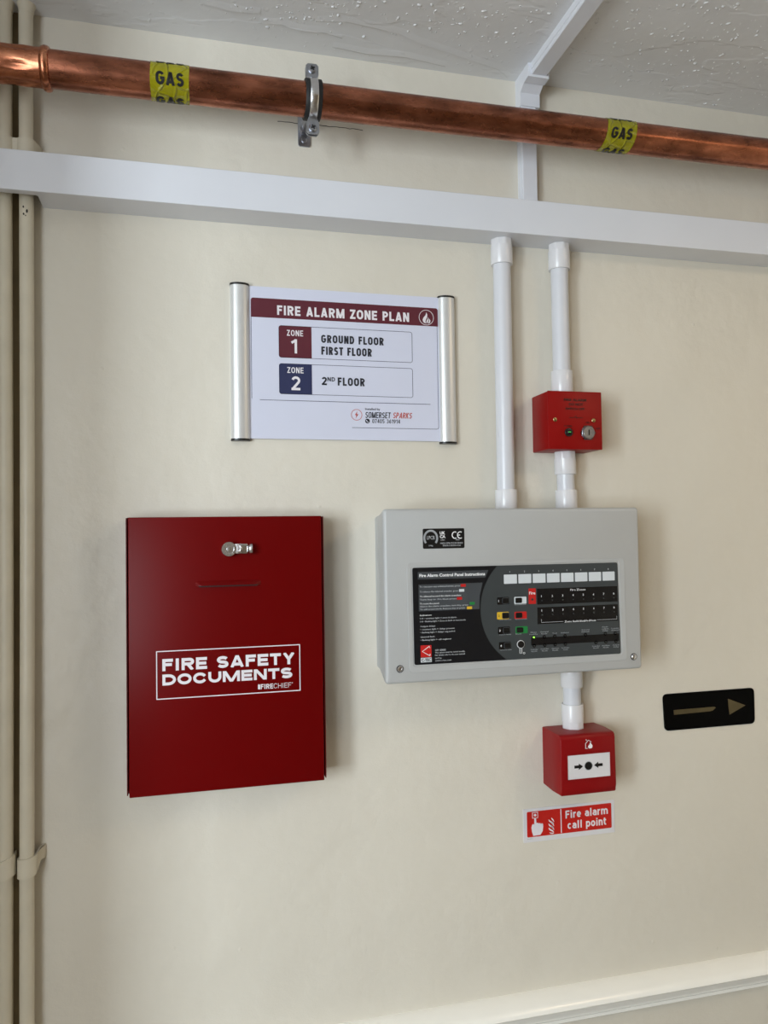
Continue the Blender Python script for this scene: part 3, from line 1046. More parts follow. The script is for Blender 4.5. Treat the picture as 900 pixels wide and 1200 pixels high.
# wall plate and stud
pl = obj('wall_plate', rr(KX - 0.0086, KX + 0.0086, 2.0515, 2.0955, 0.003, 0.0, -0.0026), 'zinc', t)
add_screw(KX, 2.0605, -0.0026, 0.0042, pl, depth_ok=False)
add_screw(KX, 2.0865, -0.0026, 0.0042, pl, depth_ok=False)
obj('stud', lathe_y(KX, kz, [(0.0085, -0.0026), (0.0085, -0.012), (0.005, -0.0125), (0.005, GY + 0.026)], 6), 'zinc', t)
for sgn in (1, -1):
    e0 = kz + sgn * 0.0245
    e1 = kz + sgn * (0.0470 if sgn > 0 else 0.0468)
    w0, w1 = 0.0052, 0.0084
    P = [(KX - w0, e0), (KX - w1, e0 + sgn * 0.008), (KX - w1, e1 - sgn * 0.003), (KX - w1 + 0.003, e1), (KX + w1 - 0.003, e1), (KX + w1, e1 - sgn * 0.003), (KX + w1, e0 + sgn * 0.008), (KX + w0, e0)]
    obj('ear', prism(P, GY + 0.0035, GY + 0.0012), 'zinc', t)
    e = obj('ear', prism(P, GY - 0.0012, GY - 0.0038), 'zinc', t)
    add_screw(KX, (e0 + e1) / 2 + sgn * 0.0035, GY - 0.0038, 0.0052, e, h=0.0032)

# ------------------------------------------------------------------ white conduits
CD, CRAD, ARAD = -0.0185, 0.0130, 0.0161


def conduit(lab, xa, xb, z0, z1, sockets, name='conduit'):
    """tube from z1 (top, x=xa) to z0 (bottom, x=xb) with moulded adaptors [(zlo, zhi, faceted end)]"""
    t = thing(name, lab, 'conduit', (xb, CD, z0), 'white plastic conduits')

    def X(z):
        return xb + (xa - xb) * (z - z0) / (z1 - z0)
    obj('tube', tube([(X(z), CD, z) for z in (z0, z1)], CRAD, 28), 'conduit_pvc', t, smooth=True)
    for lo, hi, fac in sockets:
        L_ = hi - lo
        f = min(0.010, L_ * 0.4)
        if fac == 'top':
            zz = [(lo, ARAD - 0.0004, 0), (lo + 0.0008, ARAD, 0), (hi - f, ARAD, 0), (hi - f + 0.0002, ARAD, 0.0151), (hi, ARAD, 0.0151)]
        elif fac == 'bottom':
            zz = [(lo, ARAD, 0.0151), (lo + f - 0.0002, ARAD, 0.0151), (lo + f, ARAD, 0), (hi - 0.0008, ARAD, 0), (hi, ARAD - 0.0004, 0)]
        else:
            zz = [(lo, ARAD - 0.0004, 0), (lo + 0.0008, ARAD, 0), (hi - 0.0008, ARAD, 0), (hi, ARAD - 0.0004, 0)]
        obj('adaptor', tube([(X(z), CD, z) for z, _, _ in zz], [r for _, r, _ in zz], 40, clip=[c for _, _, c in zz]), 'adaptor_pvc', t, smooth=True)


PT, PB = 1.5335, 1.3020
conduit('long white conduit from the trunking down to the grey panel', 0.4411, 0.4406, PT - 0.007, TZ0 + 0.0004, [(1.8960, TZ0 + 0.0002, 'top'), (PT - 0.007, 1.5625, None)])
conduit('white conduit from the trunking down to the small red key switch', 0.5342, 0.5346, 1.7040, TZ0 + 0.0004, [(1.8950, TZ0 + 0.0002, 'top'), (1.7040, 1.7410, None)])
conduit('short white conduit stub between red key switch and grey panel', 0.5366, 0.5378, PT - 0.007, 1.6195, [(1.5855, 1.6195, 'top'), (PT - 0.007, 1.5620, None)])
conduit('short white conduit stub between grey panel and red call point', 0.5392, 0.5402, 1.2086, PB + 0.006, [(1.2690, PB + 0.006, None), (1.2086, 1.2440, 'bottom')])

# ------------------------------------------------------------------ zone plan sign in aluminium side rails
t = thing('zone_plan_sign', 'white fire alarm zone plan held between two aluminium side rails', 'sign', (0.2085, 0, 1.6310))
po = obj('poster', box(0.0600, 0.3560, -0.0040, -0.0012, 1.6345, 1.8465), 'poster_white', t)
for x0, x1 in ((0.0457, 0.0713), (0.3455, 0.3708)):
    cx, hw = (x0 + x1) / 2, (x1 - x0) / 2
    P = [(cx + hw, 0.0)] + [(cx + hw * math.cos(a), -0.0035 - 0.0085 * math.sin(a)) for a in [PI * k / 20 for k in range(21)]] + [(cx - hw, 0.0)]
    rail = obj('side_rail', prism_z(P, 1.6335, 1.8455), 'aluminium', t, smooth=True)
    P2 = [(cx + (x - cx) * 1.03, y * 1.04) for x, y in P]
    obj('end_cap', prism_z(P2, 1.8455, 1.8482), 'black_plastic', rail)
    obj('end_cap', prism_z(P2, 1.6308, 1.6335), 'black_plastic', rail)
Y0, Y1, Y2 = -0.0038, -0.00425, -0.0045


def flat(name, bm, m, parent=po):
    return obj(name, bm, m, parent)


hp = rrpts(0.0738, 0.3448, 1.8034, 1.8303, 0.0035)
hp = [(x, max(z, 1.8034)) for x, z in hp]
flat('header_band', prism([(0.0738, 1.8034), (0.3448, 1.8034)] + [p for p in rrpts(0.0738, 0.3448, 1.8034, 1.8303, 0.0035) if p[1] > 1.82], Y0, Y1), 'maroon_print')
signwrite('FIRE ALARM ZONE PLAN', 0.1100, 0.3010, 1.8079, 0.0134, 0.0028, Y1, Y2, 'white_print', po, gap=0.15)
flat('flame_emblem', ring(circ(0.3272, 1.8158, 0.0113, 36), circ(0.3272, 1.8158, 0.0106, 36), Y1, Y2), 'white_print')
fl = [(0.3265, 1.8068), (0.3225, 1.8090), (0.3215, 1.8125), (0.3232, 1.8160), (0.3262, 1.8195), (0.3272, 1.8235), (0.3288, 1.8200), (0.3284, 1.8165), (0.3268, 1.8130), (0.3258, 1.8100)]
flat('flame_emblem', prism(fl, Y1, Y2), 'white_print')
flat('flame_emblem', prism([(0.3276, 1.8070), (0.3272, 1.8100), (0.3290, 1.8135), (0.3302, 1.8168), (0.3306, 1.8135), (0.3298, 1.8100), (0.3284, 1.8075)], Y1, Y2), 'white_print')
flat('flame_emblem', prism([(0.3296, 1.8072), (0.3310, 1.8100), (0.3316, 1.8145), (0.3334, 1.8118), (0.3328, 1.8088), (0.3312, 1.8072)], Y1, Y2), 'white_print')
# thin border, sides and the part of the foot line that shows
flat('border_line', box(0.0738, 0.0743, Y1, Y0, 1.6900, 1.8040), 'line_print')
flat('border_line', box(0.3432, 0.3437, Y1, Y0, 1.6545, 1.8040), 'line_print')
flat('border_line', strip([(0.2145, 1.6522), (0.3405, 1.6522), (0.3424, 1.6527), (0.3434, 1.6548)], 0.0006, Y0, Y1), 'line_print')
flat('divider_line', box(0.0850, 0.3315, Y1, Y0, 1.6880, 1.6887), 'line_print')
for z0, z1, m, num, nz0, nz1 in ((1.7483, 1.7935, 'maroon_print', '1', 1.7548, 1.7748), (1.6972, 1.7402, 'navy_print', '2', 1.7030, 1.7225)):
    flat('zone_box', outline(0.1118, 0.3053, z0, z1, 0.0035, 0.0006, Y0, Y1), 'line_print')
    q = rrpts(0.1118, 0.1640, z0, z1, 0.0035)
    flat('zone_tab', prism([(min(x, 0.1578), z) for x, z in q if x < 0.13] + [(0.1578, z0), (0.1578, z1)][::1] if False else [(0.1578, z1)] + [p for p in q if p[0] < 0.13] + [(0.1578, z0)], Y0, Y1), m)
    signwrite('ZONE', 0.1232, 0.1460, nz1 + 0.0045, 0.0082, 0.0013, Y1, Y2, 'white_print', po, gap=0.20)
    signwrite(num, 0.1296 if num == '1' else 0.1288, 0.1372 if num == '1' else 0.1412, nz0, nz1 - nz0, 0.0034, Y1, Y2, 'white_print', po)
signwrite('GROUND FLOOR', 0.1716, 0.2624, 1.7717, 0.0112, 0.0023, Y0, Y2, 'ink_print', po, gap=0.19)
signwrite('FIRST FLOOR', 0.1716, 0.2446, 1.7548, 0.0114, 0.0023, Y0, Y2, 'ink_print', po, gap=0.19)
signwrite('2', 0.1716, 0.1788, 1.7116, 0.0114, 0.0023, Y0, Y2, 'ink_print', po, gap=0.19)
signwrite('ND', 0.1798, 0.1905, 1.7172, 0.0058, 0.0011, Y0, Y2, 'ink_print', po, gap=0.19)
signwrite('FLOOR', 0.1945, 0.2336, 1.7116, 0.0114, 0.0023, Y0, Y2, 'ink_print', po, gap=0.19)
# installer's mark
flat('bolt_emblem', ring(circ(0.2212, 1.6705, 0.0080, 32), circ(0.2212, 1.6705, 0.0073, 32), Y0, Y1), 'orange_print')
flat('bolt_emblem', prism([(0.2222, 1.6758), (0.2186, 1.6700), (0.2208, 1.6700), (0.2196, 1.6652), (0.2238, 1.6714), (0.2214, 1.6714)], Y0, Y1), 'orange_print')
letters('Installed by', 0.2338, 0.2556, 1.6778, 0.0030, Y0, Y1, 'ink_print', po, bold=0.012, res=2)
signwrite('SOMERSET', 0.2336, 0.2706, 1.6664, 0.0086, 0.0012, Y0, Y1, 'ink_print', po, shear=0.10)
signwrite('SPARKS', 0.2742, 0.3022, 1.6668, 0.0084, 0.0012, Y0, Y1, 'orange_print', po, shear=0.2)
flat('phone_emblem', disc(0.2368, 1.6620, 0.0034, Y0, Y1, 20), 'ink_print')
flat('phone_emblem', strip([(0.2353, 1.6634), (0.2358, 1.6618), (0.2370, 1.6606), (0.2384, 1.6603)], [0.0016, 0.0008, 0.0008, 0.0016], Y1, Y2), 'poster_white')
signwrite('07405 361914', 0.2440, 0.2850, 1.6592, 0.0058, 0.0008, Y0, Y1, 'ink_print', po, gap=0.2)

# ------------------------------------------------------------------ fire safety documents cabinet
DX0, DX1, DZ0, DZ1, DD = -0.0882, 0.1640, 1.1747, 1.5262, -0.050
t = thing('document_cabinet', 'tall flat red steel fire safety documents cabinet with chrome latch', 'cabinet', ((DX0 + DX1) / 2, 0, DZ0))
bm = bmesh.new()
box(DX0, DX1, -0.0300, 0.0, DZ0, DZ1, bm=bm)
box(DX0, DX0 + 0.0012, -0.0485, -0.0300, DZ0 + 0.003, DZ1 - 0.001, bm=bm)
box(DX1 - 0.0012, DX1, -0.0485, -0.0300, DZ0 + 0.003, DZ1 - 0.001, bm=bm)
obj('body', bm, 'red_steel_edge', t)
dr = obj('door', box(DX0 + 0.0028, DX1 - 0.0028, DD, -0.0300, DZ0 + 0.0002, DZ1 - 0.0002, 0.0012, 3), 'red_steel', t, smooth=True)
# posting slot pressed out as a hood with an open dark lower lip
bm = bmesh.new()
secs = []
for x, k in ((-0.0035, 0.0), (0.0000, 0.55), (0.006, 0.95), (0.040, 1.0), (0.070, 0.95), (0.0765, 0.55), (0.0800, 0.0)):
    secs.append([(x, DD + 0.0006, 1.4440), (x, DD - 0.0002 - 0.0024 * k, 1.4412), (x, DD - 0.0002 - 0.0054 * k, 1.4380), (x, DD - 0.0002 - 0.0052 * k, 1.4372), (x, DD + 0.0006, 1.4368)])
rows = [[bm.verts.new(c) for c in s] for s in secs]
for a, b in zip(rows, rows[1:]):
    for k in range(5):
        j = (k + 1) % 5
        bm.faces.new((a[k], a[j], b[j], b[k]))
bm.faces.new(rows[0])
bm.faces.new(rows[-1])
hood = obj('posting_slot', bm, 'red_steel', dr, smooth=True)
obj('slot_gap', box(0.0010, 0.0755, DD - 0.0042, DD + 0.0004, 1.4356, 1.4370), 'dark_gap', dr)
# chrome cam lock with side arm and knurled nut
lk = obj('latch', lathe_y(0.0393, 1.4838, [(0.0098, DD), (0.0098, DD - 0.0070), (0.0092, DD - 0.0082), (0.0062, DD - 0.0082), (0.0060, DD - 0.0076), (0.0030, DD - 0.0076), (0.0028, DD - 0.0084), (0.0008, DD - 0.0086)], 32), 'chrome', dr, smooth=True)
lk2 = obj('latch_arm', box(0.0465, 0.0632, DD - 0.0072, DD, 1.4776, 1.4906, 0.0012, 2), 'chrome', dr, smooth=True)
obj('latch_hook', tube([(0.0515, DD - 0.0072, 1.4800), (0.0535, DD - 0.0090, 1.4815), (0.0550, DD - 0.0092, 1.4840), (0.0540, DD - 0.0088, 1.4868), (0.0520, DD - 0.0072, 1.4880)], 0.0014, 10), 'chrome', dr, smooth=True)
obj('latch_nut', tube([(0.0638, DD - 0.0050, 1.4838), (0.0652, DD - 0.0050, 1.4838), (0.0654, DD - 0.0050, 1.4838), (0.0664, DD - 0.0050, 1.4838), (0.0690, DD - 0.0050, 1.4838), (0.0696, DD - 0.0050, 1.4838)], [0.0050, 0.0050, 0.0068, 0.0072, 0.0072, 0.0062], 24), 'chrome', dr, smooth=True)
y0, y1 = DD + 0.0002, DD - 0.0003
obj('label_frame', outline(-0.0522, 0.1306, 1.2950, 1.3562, 0.0004, 0.0012, y0, y1), 'white_print', dr)
signwrite('FIRE SAFETY', -0.0447, 0.1235, 1.3306, 0.0152, 0.0038, y0, y1, 'white_print', dr, gap=0.10)
signwrite('DOCUMENTS', -0.0447, 0.1200, 1.3125, 0.0138, 0.0036, y0, y1, 'white_print', dr, gap=0.08)
signwrite('FIRE', 0.0786, 0.0946, 1.3002, 0.0064, 0.0012, y0, y1, 'white_print', dr, gap=0.14)
signwrite('CHIEF', 0.0954, 0.1182, 1.3002, 0.0064, 0.0006, y0, y1, 'white_print', dr, gap=0.14)
obj('maker_emblem', outline(0.1189, 0.1204, 1.3052, 1.3067, 0.0007, 0.0003, y0, y1), 'white_print', dr)
obj('maker_emblem', prism([(0.0750, 1.3004), (0.0778, 1.3000), (0.0780, 1.3066), (0.0768, 1.3058), (0.0762, 1.3070), (0.0750, 1.3060)], y0, y1), 'white_print', dr)

# ------------------------------------------------------------------ fire alarm control panel
FX0, FX1 = 0.2381, 0.6172
FD = -0.0850
t = thing('fire_alarm_panel', 'wide light grey fire alarm control panel with dark instruction overlay', 'alarm panel', ((FX0 + FX1) / 2, 0, PB))
obj('back_box', loft_rr([(FX0 + 0.0085, FX1 - 0.0085, PB + 0.0070, PT - 0.0070, 0.006, 0.0), (FX0 + 0.0075, FX1 - 0.0075, PB + 0.0062, PT - 0.0062, 0.006, -0.022)]), 'panel_grey', t, smooth=True)
sec = [(0.0068, -0.022, 0.006), (0.0012, -0.0700, 0.005), (0.0004, -0.0770, 0.0045), (0.0002, -0.0795, 0.0045), (0.0008, -0.0825, 0.0045), (0.0022, -0.0843, 0.0040), (0.0042, FD, 0.003)]
lid = obj('lid', loft_rr([(FX0 + i, FX1 - i, PB + i, PT - i, r, y) for i, y, r in sec]), 'panel_grey', t, smooth=True)
# raised bezel round the overlay
bz = [(0.2702, 1.3160), (0.5925, 1.3160), (0.5912, 1.4610), (0.2690, 1.4610)]


def rquad(pts, r):
    out = []
    n = len(pts)
    for i in range(n):
        p, a, b = Vector(pts[i]), Vector(pts[i - 1]), Vector(pts[(i + 1) % n])
        d0 = (a - p).normalized() * r
        d1 = (b - p).normalized() * r
        for k in range(6):
            s = k / 5
            q = (p + d0) * (1 - s) ** 2 + p * 2 * s * (1 - s) + (p + d1) * s ** 2
            out.append((q.x, q.y))
    return out


bm = bmesh.new()
o_, i_ = rquad(bz, 0.006), rquad([(0.2764, 1.3244), (0.5842, 1.3244), (0.5822, 1.4560), (0.2752, 1.4560)], 0.004)
lv = []
for P, y in ((o_, FD + 0.0003), (rquad([(0.2706, 1.3164), (0.5921, 1.3164), (0.5908, 1.4606), (0.2694, 1.4606)], 0.006), FD - 0.0007), (rquad([(0.2758, 1.3238), (0.5848, 1.3238), (0.5828, 1.4566), (0.2746, 1.4566)], 0.004), FD - 0.0007), (i_, FD + 0.0003)):
    lv.append([bm.verts.new((x, y, z)) for x, z in P])
for k in range(4):
    a, b = lv[k], lv[(k + 1) % 4]
    n = len(a)
    for i in range(n):
        j = (i + 1) % n
        bm.faces.new((a[i], a[j], b[j], b[i]))
obj('bezel', bm, 'panel_grey', lid)
for cx, cz in ((0.2578, 1.3222), (0.6030, 1.3200)):
    obj('screw_cup', lathe_y(cx, cz, [(0.0050, FD + 0.001), (0.0050, FD - 0.0003), (0.0044, FD - 0.0004), (0.0040, FD - 0.0001)], 24), 'screw_dark', lid, smooth=True)
    obj('screw', lathe_y(cx, cz, [(0.0040, FD), (0.0040, FD - 0.0010), (0.0030, FD - 0.0022), (0.0019, FD - 0.0024), (0.0016, FD - 0.0014), (0.0003, FD - 0.0014)], 20), 'chrome', lid, smooth=True)
# overlay membrane
ov = obj('overlay', prism(rquad([(0.2775, 1.3262), (0.5824, 1.3256), (0.5802, 1.4548), (0.2766, 1.4548)], 0.0030), FD + 0.0002, FD - 0.0006), 'overlay_grey', t)
A0, A1, A2 = FD - 0.0005, FD - 0.0009, FD - 0.0012
A3 = FD - 0.0015
# black instruction field bounded by a circular arc on its right
p1, p2, p3 = Vector((0.3973, 1.4549)), Vector((0.3718, 1.4005)), Vector((0.4069, 1.3275))
ax, ay, bx_, by, cx_, cy = p1.x, p1.y, p2.x, p2.y, p3.x, p3.y
dd = 2 * (ax * (by - cy) + bx_ * (cy - ay) + cx_ * (ay - by))
ux = ((ax * ax + ay * ay) * (by - cy) + (bx_ * bx_ + by * by) * (cy - ay) + (cx_ * cx_ + cy * cy) * (ay - by)) / dd
uy = ((ax * ax + ay * ay) * (cx_ - bx_) + (bx_ * bx_ + by * by) * (ax - cx_) + (cx_ * cx_ + cy * cy) * (bx_ - ax)) / dd
rad = math.hypot(ax - ux, ay - uy)
arc = []
for k in range(25):
    z = 1.4546 + (1.3264 - 1.4546) * k / 24
    arc.append((ux - math.sqrt(max(rad * rad - (z - uy) ** 2, 0)), z))
lp = [p for p in rquad([(0.2776, 1.3264), (0.5824, 1.3264), (0.5802, 1.4546), (0.2768, 1.4546)], 0.0030) if p[0] < 0.3]
obj('instruction_field', prism([lp[i] for i in range(0, 6)][::1] + arc[::-1] + lp[6:], A0, A1), 'overlay_black', ov)
obj('title_bar', prism([(0.2840, 1.4392), (0.3795, 1.4392), (0.3838, 1.4490), (0.2840, 1.4490)], A1, A2), 'overlay_slate', ov)
letters('Fire Alarm Control Panel Instructions', 0.2860, 0.3790, 1.4421, 0.0042, A2, A3, 'print_white', ov, bold=0.030, res=2)
obj('step_field', prism([(0.2848, 1.3968), (0.3700, 1.3968), (0.3710, 1.4150), (0.3752, 1.4322), (0.2848, 1.4322)], A1, A2), 'overlay_slate', ov)
LN = [('To evacuate any activated zones, press', 1.4283, 0.3430, 0), ('To silence the internal sounder, press', 1.4216, 0.3405, 0), ('To silence/resound the alarm sounders:', 1.4155, 0.3445, 1), ('Turn key to On then press', 1.4112, 0.3375, 0), ('To reset the panel:', 1.4058, 0.3130, 1), ('Silence the alarm sounders, turn key, press', 1.4022, 0.3540, 0), ('To exit access mode: Remove key or press', 1.3984, 0.3490, 0)]
for s, z, x1, b in LN:
    letters(s, 0.2862, x1, z, 0.0020, A2, A3, 'print_white' if b else 'print_grey', ov, bold=0.012 if b else 0.004, res=1)
for x, z, m in ((0.3438, 1.4276, 'chip_red'), (0.3415, 1.4210, 'label_white'), (0.3382, 1.4104, 'chip_red'), (0.3562, 1.4030, 'chip_green'), (0.3522, 1.3972, 'chip_yellow')):
    obj('key_chip', box(x, x + 0.0072, A3, A1, z, z + 0.0036), m, ov)
LN = [('Indicators', 1.3905, 0.3020, 1), ('1-8 \u2022 constant light = zone in alarm', 1.3862, 0.3370, 0), ('1-8 \u2022 flashing light = Zone in fault or test mode', 1.3822, 0.3500, 0), ('Output delays', 1.3758, 0.3070, 0), ('\u2022 constant light = delays present', 1.3717, 0.3340, 0), ('\u2022 flashing light = delays expended', 1.3677, 0.3345, 0), ('General fault', 1.3618, 0.3060, 0), ('\u2022 flashing light = call engineer', 1.3577, 0.3295, 0)]
for s, z, x1, b in LN:
    letters(s, 0.2862, x1, z, 0.0020, A1, A2, 'print_white' if b else 'print_grey', ov, bold=0.012 if b else 0.004, res=1)
# maker's mark
obj('maker_emblem', box(0.2862, 0.3012, A2, A0, 1.3358, 1.3516), 'chip_red', ov)
obj('maker_emblem', strip([(0.2988, 1.3375), (0.2883, 1.3436), (0.2984, 1.3502), (0.2990, 1.3478)], 0.0010, A2, A3), 'print_white', ov)
obj('maker_emblem', strip([(0.2988, 1.3372), (0.2992, 1.3400)], 0.0010, A2, A3), 'print_white', ov)
obj('maker_emblem', box(0.2862, 0.3012, A2, A0, 1.3292, 1.3352), 'label_white', ov)
letters('C-TEC', 0.2872, 0.3004, 1.3302, 0.0040, A2, A3, 'black_plastic', ov, bold=0.02, res=2)
for s, z, x1 in (('CFP SERIES', 1.3432, 0.3215), ('This system must be tested weekly.', 1.3402, 0.3485), ('For details refer to the user manual', 1.3368, 0.3480), ('and log', 1.3330, 0.3150), ('www.c-tec.com', 1.3296, 0.3290)):
    letters(s, 0.3062, x1, z, 0.0022 if z > 1.343 else 0.0019, A1, A2, 'print_grey', ov, bold=0.006, res=1)
# eight white write-on labels with their numbers
for k in range(8):
    x0 = 0.4066 + k * 0.02136
    obj('zone_label', rr(x0, x0 + 0.0190, 1.4296, 1.4422, 0.0008, A0, A2), 'label_white', ov)
    letters(str(k + 1), x0 + 0.0086, None, 1.4448, 0.0022, A0, A1, 'print_grey', ov, bold=0.01, res=1)
# push buttons, left column numbered, right column coloured
for k, (cx, cz, m) in enumerate(((0.4047, 1.4066, 'overlay_window'), (0.4042, 1.3864, 'chip_yellow'), (0.4052, 1.3662, 'overlay_window'), (0.4062, 1.3455, 'overlay_window'))):
    obj('button_field', rr(cx - 0.0086, cx + 0.0088, cz - 0.0050, cz + 0.0050, 0.0014, A0, A1), m, ov)
    b = obj('push_button', outline(cx - 0.0014, cx + 0.0086, cz - 0.0042, cz + 0.0042, 0.0018, 0.0005, A1, A3), 'overlay_slate', ov)
    obj('push_button', loft_rr([(cx - 0.0009, cx + 0.0081, cz - 0.0037, cz + 0.0037, 0.0014, A1), (cx - 0.0007, cx + 0.0079, cz - 0.0035, cz + 0.0035, 0.0013, A3 - 0.0005)]), 'black_plastic', ov)
    letters(str(k + 1), cx - 0.0068, None, cz - 0.0015, 0.0030, A1, A2, 'black_plastic' if k == 1 else 'print_white', ov, bold=0.012, res=1)
for cx, cz, m in ((0.4304, 1.4064, 'label_white'), (0.4304, 1.3860, 'chip_red'), (0.4314, 1.3658, 'chip_green')):
    obj('button_field', rr(cx - 0.0092, cx + 0.0088, cz - 0.0048, cz + 0.0048, 0.0012, A0, A1), m, ov)
    obj('push_button', loft_rr([(cx - 0.0076, cx + 0.0020, cz - 0.0037, cz + 0.0037, 0.0014, A1), (cx - 0.0073, cx + 0.0017, cz - 0.0034, cz + 0.0034, 0.0013, A3 - 0.0005)]), 'black_plastic', ov)
for cx, cz, s in ((0.4300, 1.4000, 'Silence internal sounder'), (0.4305, 1.3800, 'Silence/resound alarm'), (0.4310, 1.3598, 'Reset'), (0.4075, 1.3802, 'Start evacuate'), (0.4070, 1.3600, 'Select delay'), (0.4070, 1.3392, 'Test mode enable')):
    letters(s, cx - 0.0085, cx + (0.0090 if s != 'Reset' else 0.0000), cz, 0.0014, A0, A1, 'print_dim', ov, bold=0.004, res=1)
# key switch
ko = circ(0.4294, 1.3462, 0.0056, 24)
obj('key_switch', ring(ko, circ(0.4294, 1.3462, 0.0048, 24), A0, A2), 'print_white', ov)
obj('key_switch', disc(0.4294, 1.3462, 0.0047, A0, A3 - 0.0008, 24), 'black_plastic', ov)
obj('key_switch', strip([(0.4280, 1.3410), (0.4280, 1.3338), (0.4308, 1.3338), (0.4308, 1.3410)], 0.0006, A0, A2), 'print_white', ov)
obj('key_switch', ring(circ(0.4342, 1.3340, 0.0014, 14), circ(0.4342, 1.3340, 0.0010, 14), A0, A2), 'print_white', ov)
# fire lamp, zone windows, indicator bar
obj('fire_label', rr(0.4426, 0.4534, 1.4008, 1.4222, 0.0006, A0, A1), 'chip_red', ov)
letters('Fire', 0.4434, 0.4526, 1.4138, 0.0040, A1, A2, 'print_white', ov, bold=0.016, res=2)
obj('fire_lamp', disc(0.4480, 1.4070, 0.0016, A1, A3, 14), 'led_off', ov)
obj('zone_window', rr(0.4552, 0.5790, 1.3996, 1.4214, 0.0004, A0, A1), 'overlay_window', ov)
letters('Fire Zones', 0.5058, 0.5290, 1.4170, 0.0027, A1, A2, 'print_white', ov, bold=0.008, res=1)
obj('zone_window', rr(0.4552, 0.5790, 1.3726, 1.3956, 0.0004, A0, A1), 'overlay_window', ov)
letters('Zone fault/disabled/test', 0.4958, 0.5442, 1.3732, 0.0026, A1, A2, 'print_white', ov, bold=0.008, res=1)
obj('bracket_line', strip([(0.4610, 1.3790), (0.4610, 1.3748), (0.4940, 1.3748)], 0.0004, A1, A2), 'print_grey', ov)
obj('bracket_line', strip([(0.5460, 1.3748), (0.5770, 1.3748), (0.5770, 1.3790)], 0.0004, A1, A2), 'print_grey', ov)
for k in range(8):
    x = 0.4622 + k * 0.01582
    for z in (1.4095, 1.3898):
        letters(str(k + 1), x - 0.0008, None, z, 0.0028, A1, A2, 'print_white', ov, bold=0.008, res=1)
        obj('zone_lamp', disc(x, z - 0.0046, 0.0010, A1, A3, 10), 'led_off', ov)
obj('indicator_bar', rr(0.4450, 0.5800, 1.3438, 1.3542, 0.0004, A0, A1), 'overlay_window', ov)
UP = [(0.4490, 'Mains healthy'), (0.4648, 'General fault'), (0.4806, 'Test'), (0.4962, 'Disablement'), (0.5275, 'General disablement'), (0.5585, 'Fault output delay'), (0.5742, 'Sounder delayed')]
DN = [(0.4494, 'Supply fault'), (0.4652, 'Sounder fault'), (0.4810, 'System fault'), (0.4965, 'Sounder test'), (0.5436, 'Sounder fault'), (0.5590, 'Auxiliary fault'), (0.5748, 'Output delay')]
for (lst, z, s) in ((UP, 1.3548, 1), (DN, 1.3432, -1)):
    for i, (x, txt) in enumerate(lst):
        on = (s == 1 and i == 0)
        obj('indicator_base', disc(x, z, 0.0026, A0, A1, 14), 'overlay_window', ov)
        lamp = obj('indicator_lamp', lathe_y(x, z, [(0.0012 if on else 0.0010, A1), (0.0010 if on else 0.0008, A3 - 0.0006)], 12), 'led_green' if on else 'led_off', ov)
        w = txt.split()
        for q, word in enumerate(w):
            zz = z + (0.0036 + 0.0026 * (len(w) - 1 - q) if s == 1 else -0.0058 - 0.0026 * q)
            hw = min(0.0062, 0.0009 * len(word))
            letters(word, x - hw, x + hw, zz, 0.0016, A0, A1, 'print_dim', ov, bold=0.004, res=1)
# approval label
la = obj('approval_label', rr(0.2920, 0.3506, 1.4797, 1.5066, 0.0018, FD + 0.0002, FD - 0.0004), 'black_plastic', t)
l0, l1 = FD - 0.0003, FD - 0.0007
oc, ic = [], []
for k in range(27):
    a = math.radians(-40 + 260 * k / 26)
    oc.append((0.3030 + 0.0090 * math.cos(a), 1.4938 + 0.0100 * math.sin(a)))
obj('approval_ring', strip(oc, 0.0026, l0, l1), 'print_dim', la)
letters('LPCB', 0.2978, 0.3084, 1.4922, 0.0046, l0, l1, 'print_grey', la, bold=-0.006, res=2)
letters('176g', 0.3005, 0.3058, 1.4830, 0.0018, l0, l1, 'print_grey', la, res=1)
letters('UK', 0.3158, 0.3232, 1.4984, 0.0042, l0, l1, 'print_white', la, bold=0.03, res=2)
letters('CA', 0.3158, 0.3236, 1.4936, 0.0042, l0, l1, 'print_white', la, bold=0.03, res=2)
letters('2831', 0.3168, 0.3224, 1.4904, 0.0016, l0, l1, 'print_grey', la, res=1)
for cx in (0.3372, 0.3448):
    a_ = [math.radians(60 + 240 * k / 14) for k in range(15)]
    obj('approval_mark', strip([(cx + 0.0040 * math.cos(a), 1.4974 + 0.0044 * math.sin(a)) for a in a_], 0.0013, l0, l1), 'print_white', la)
obj('approval_mark', box(0.3412, 0.3444, l1, l0, 1.4968, 1.4980), 'print_white', la)
letters('0832', 0.3380, 0.3436, 1.4904, 0.0016, l0, l1, 'print_grey', la, res=1)
letters('0832-CPR-F1234 EN54', 0.3162, 0.3480, 1.4858, 0.0020, l0, l1, 'print_grey', la, bold=0.004, res=1)
letters('EN54-2 EN54-4 A1', 0.3200, 0.3450, 1.4826, 0.0020, l0, l1, 'print_grey', la, bold=0.004, res=1)

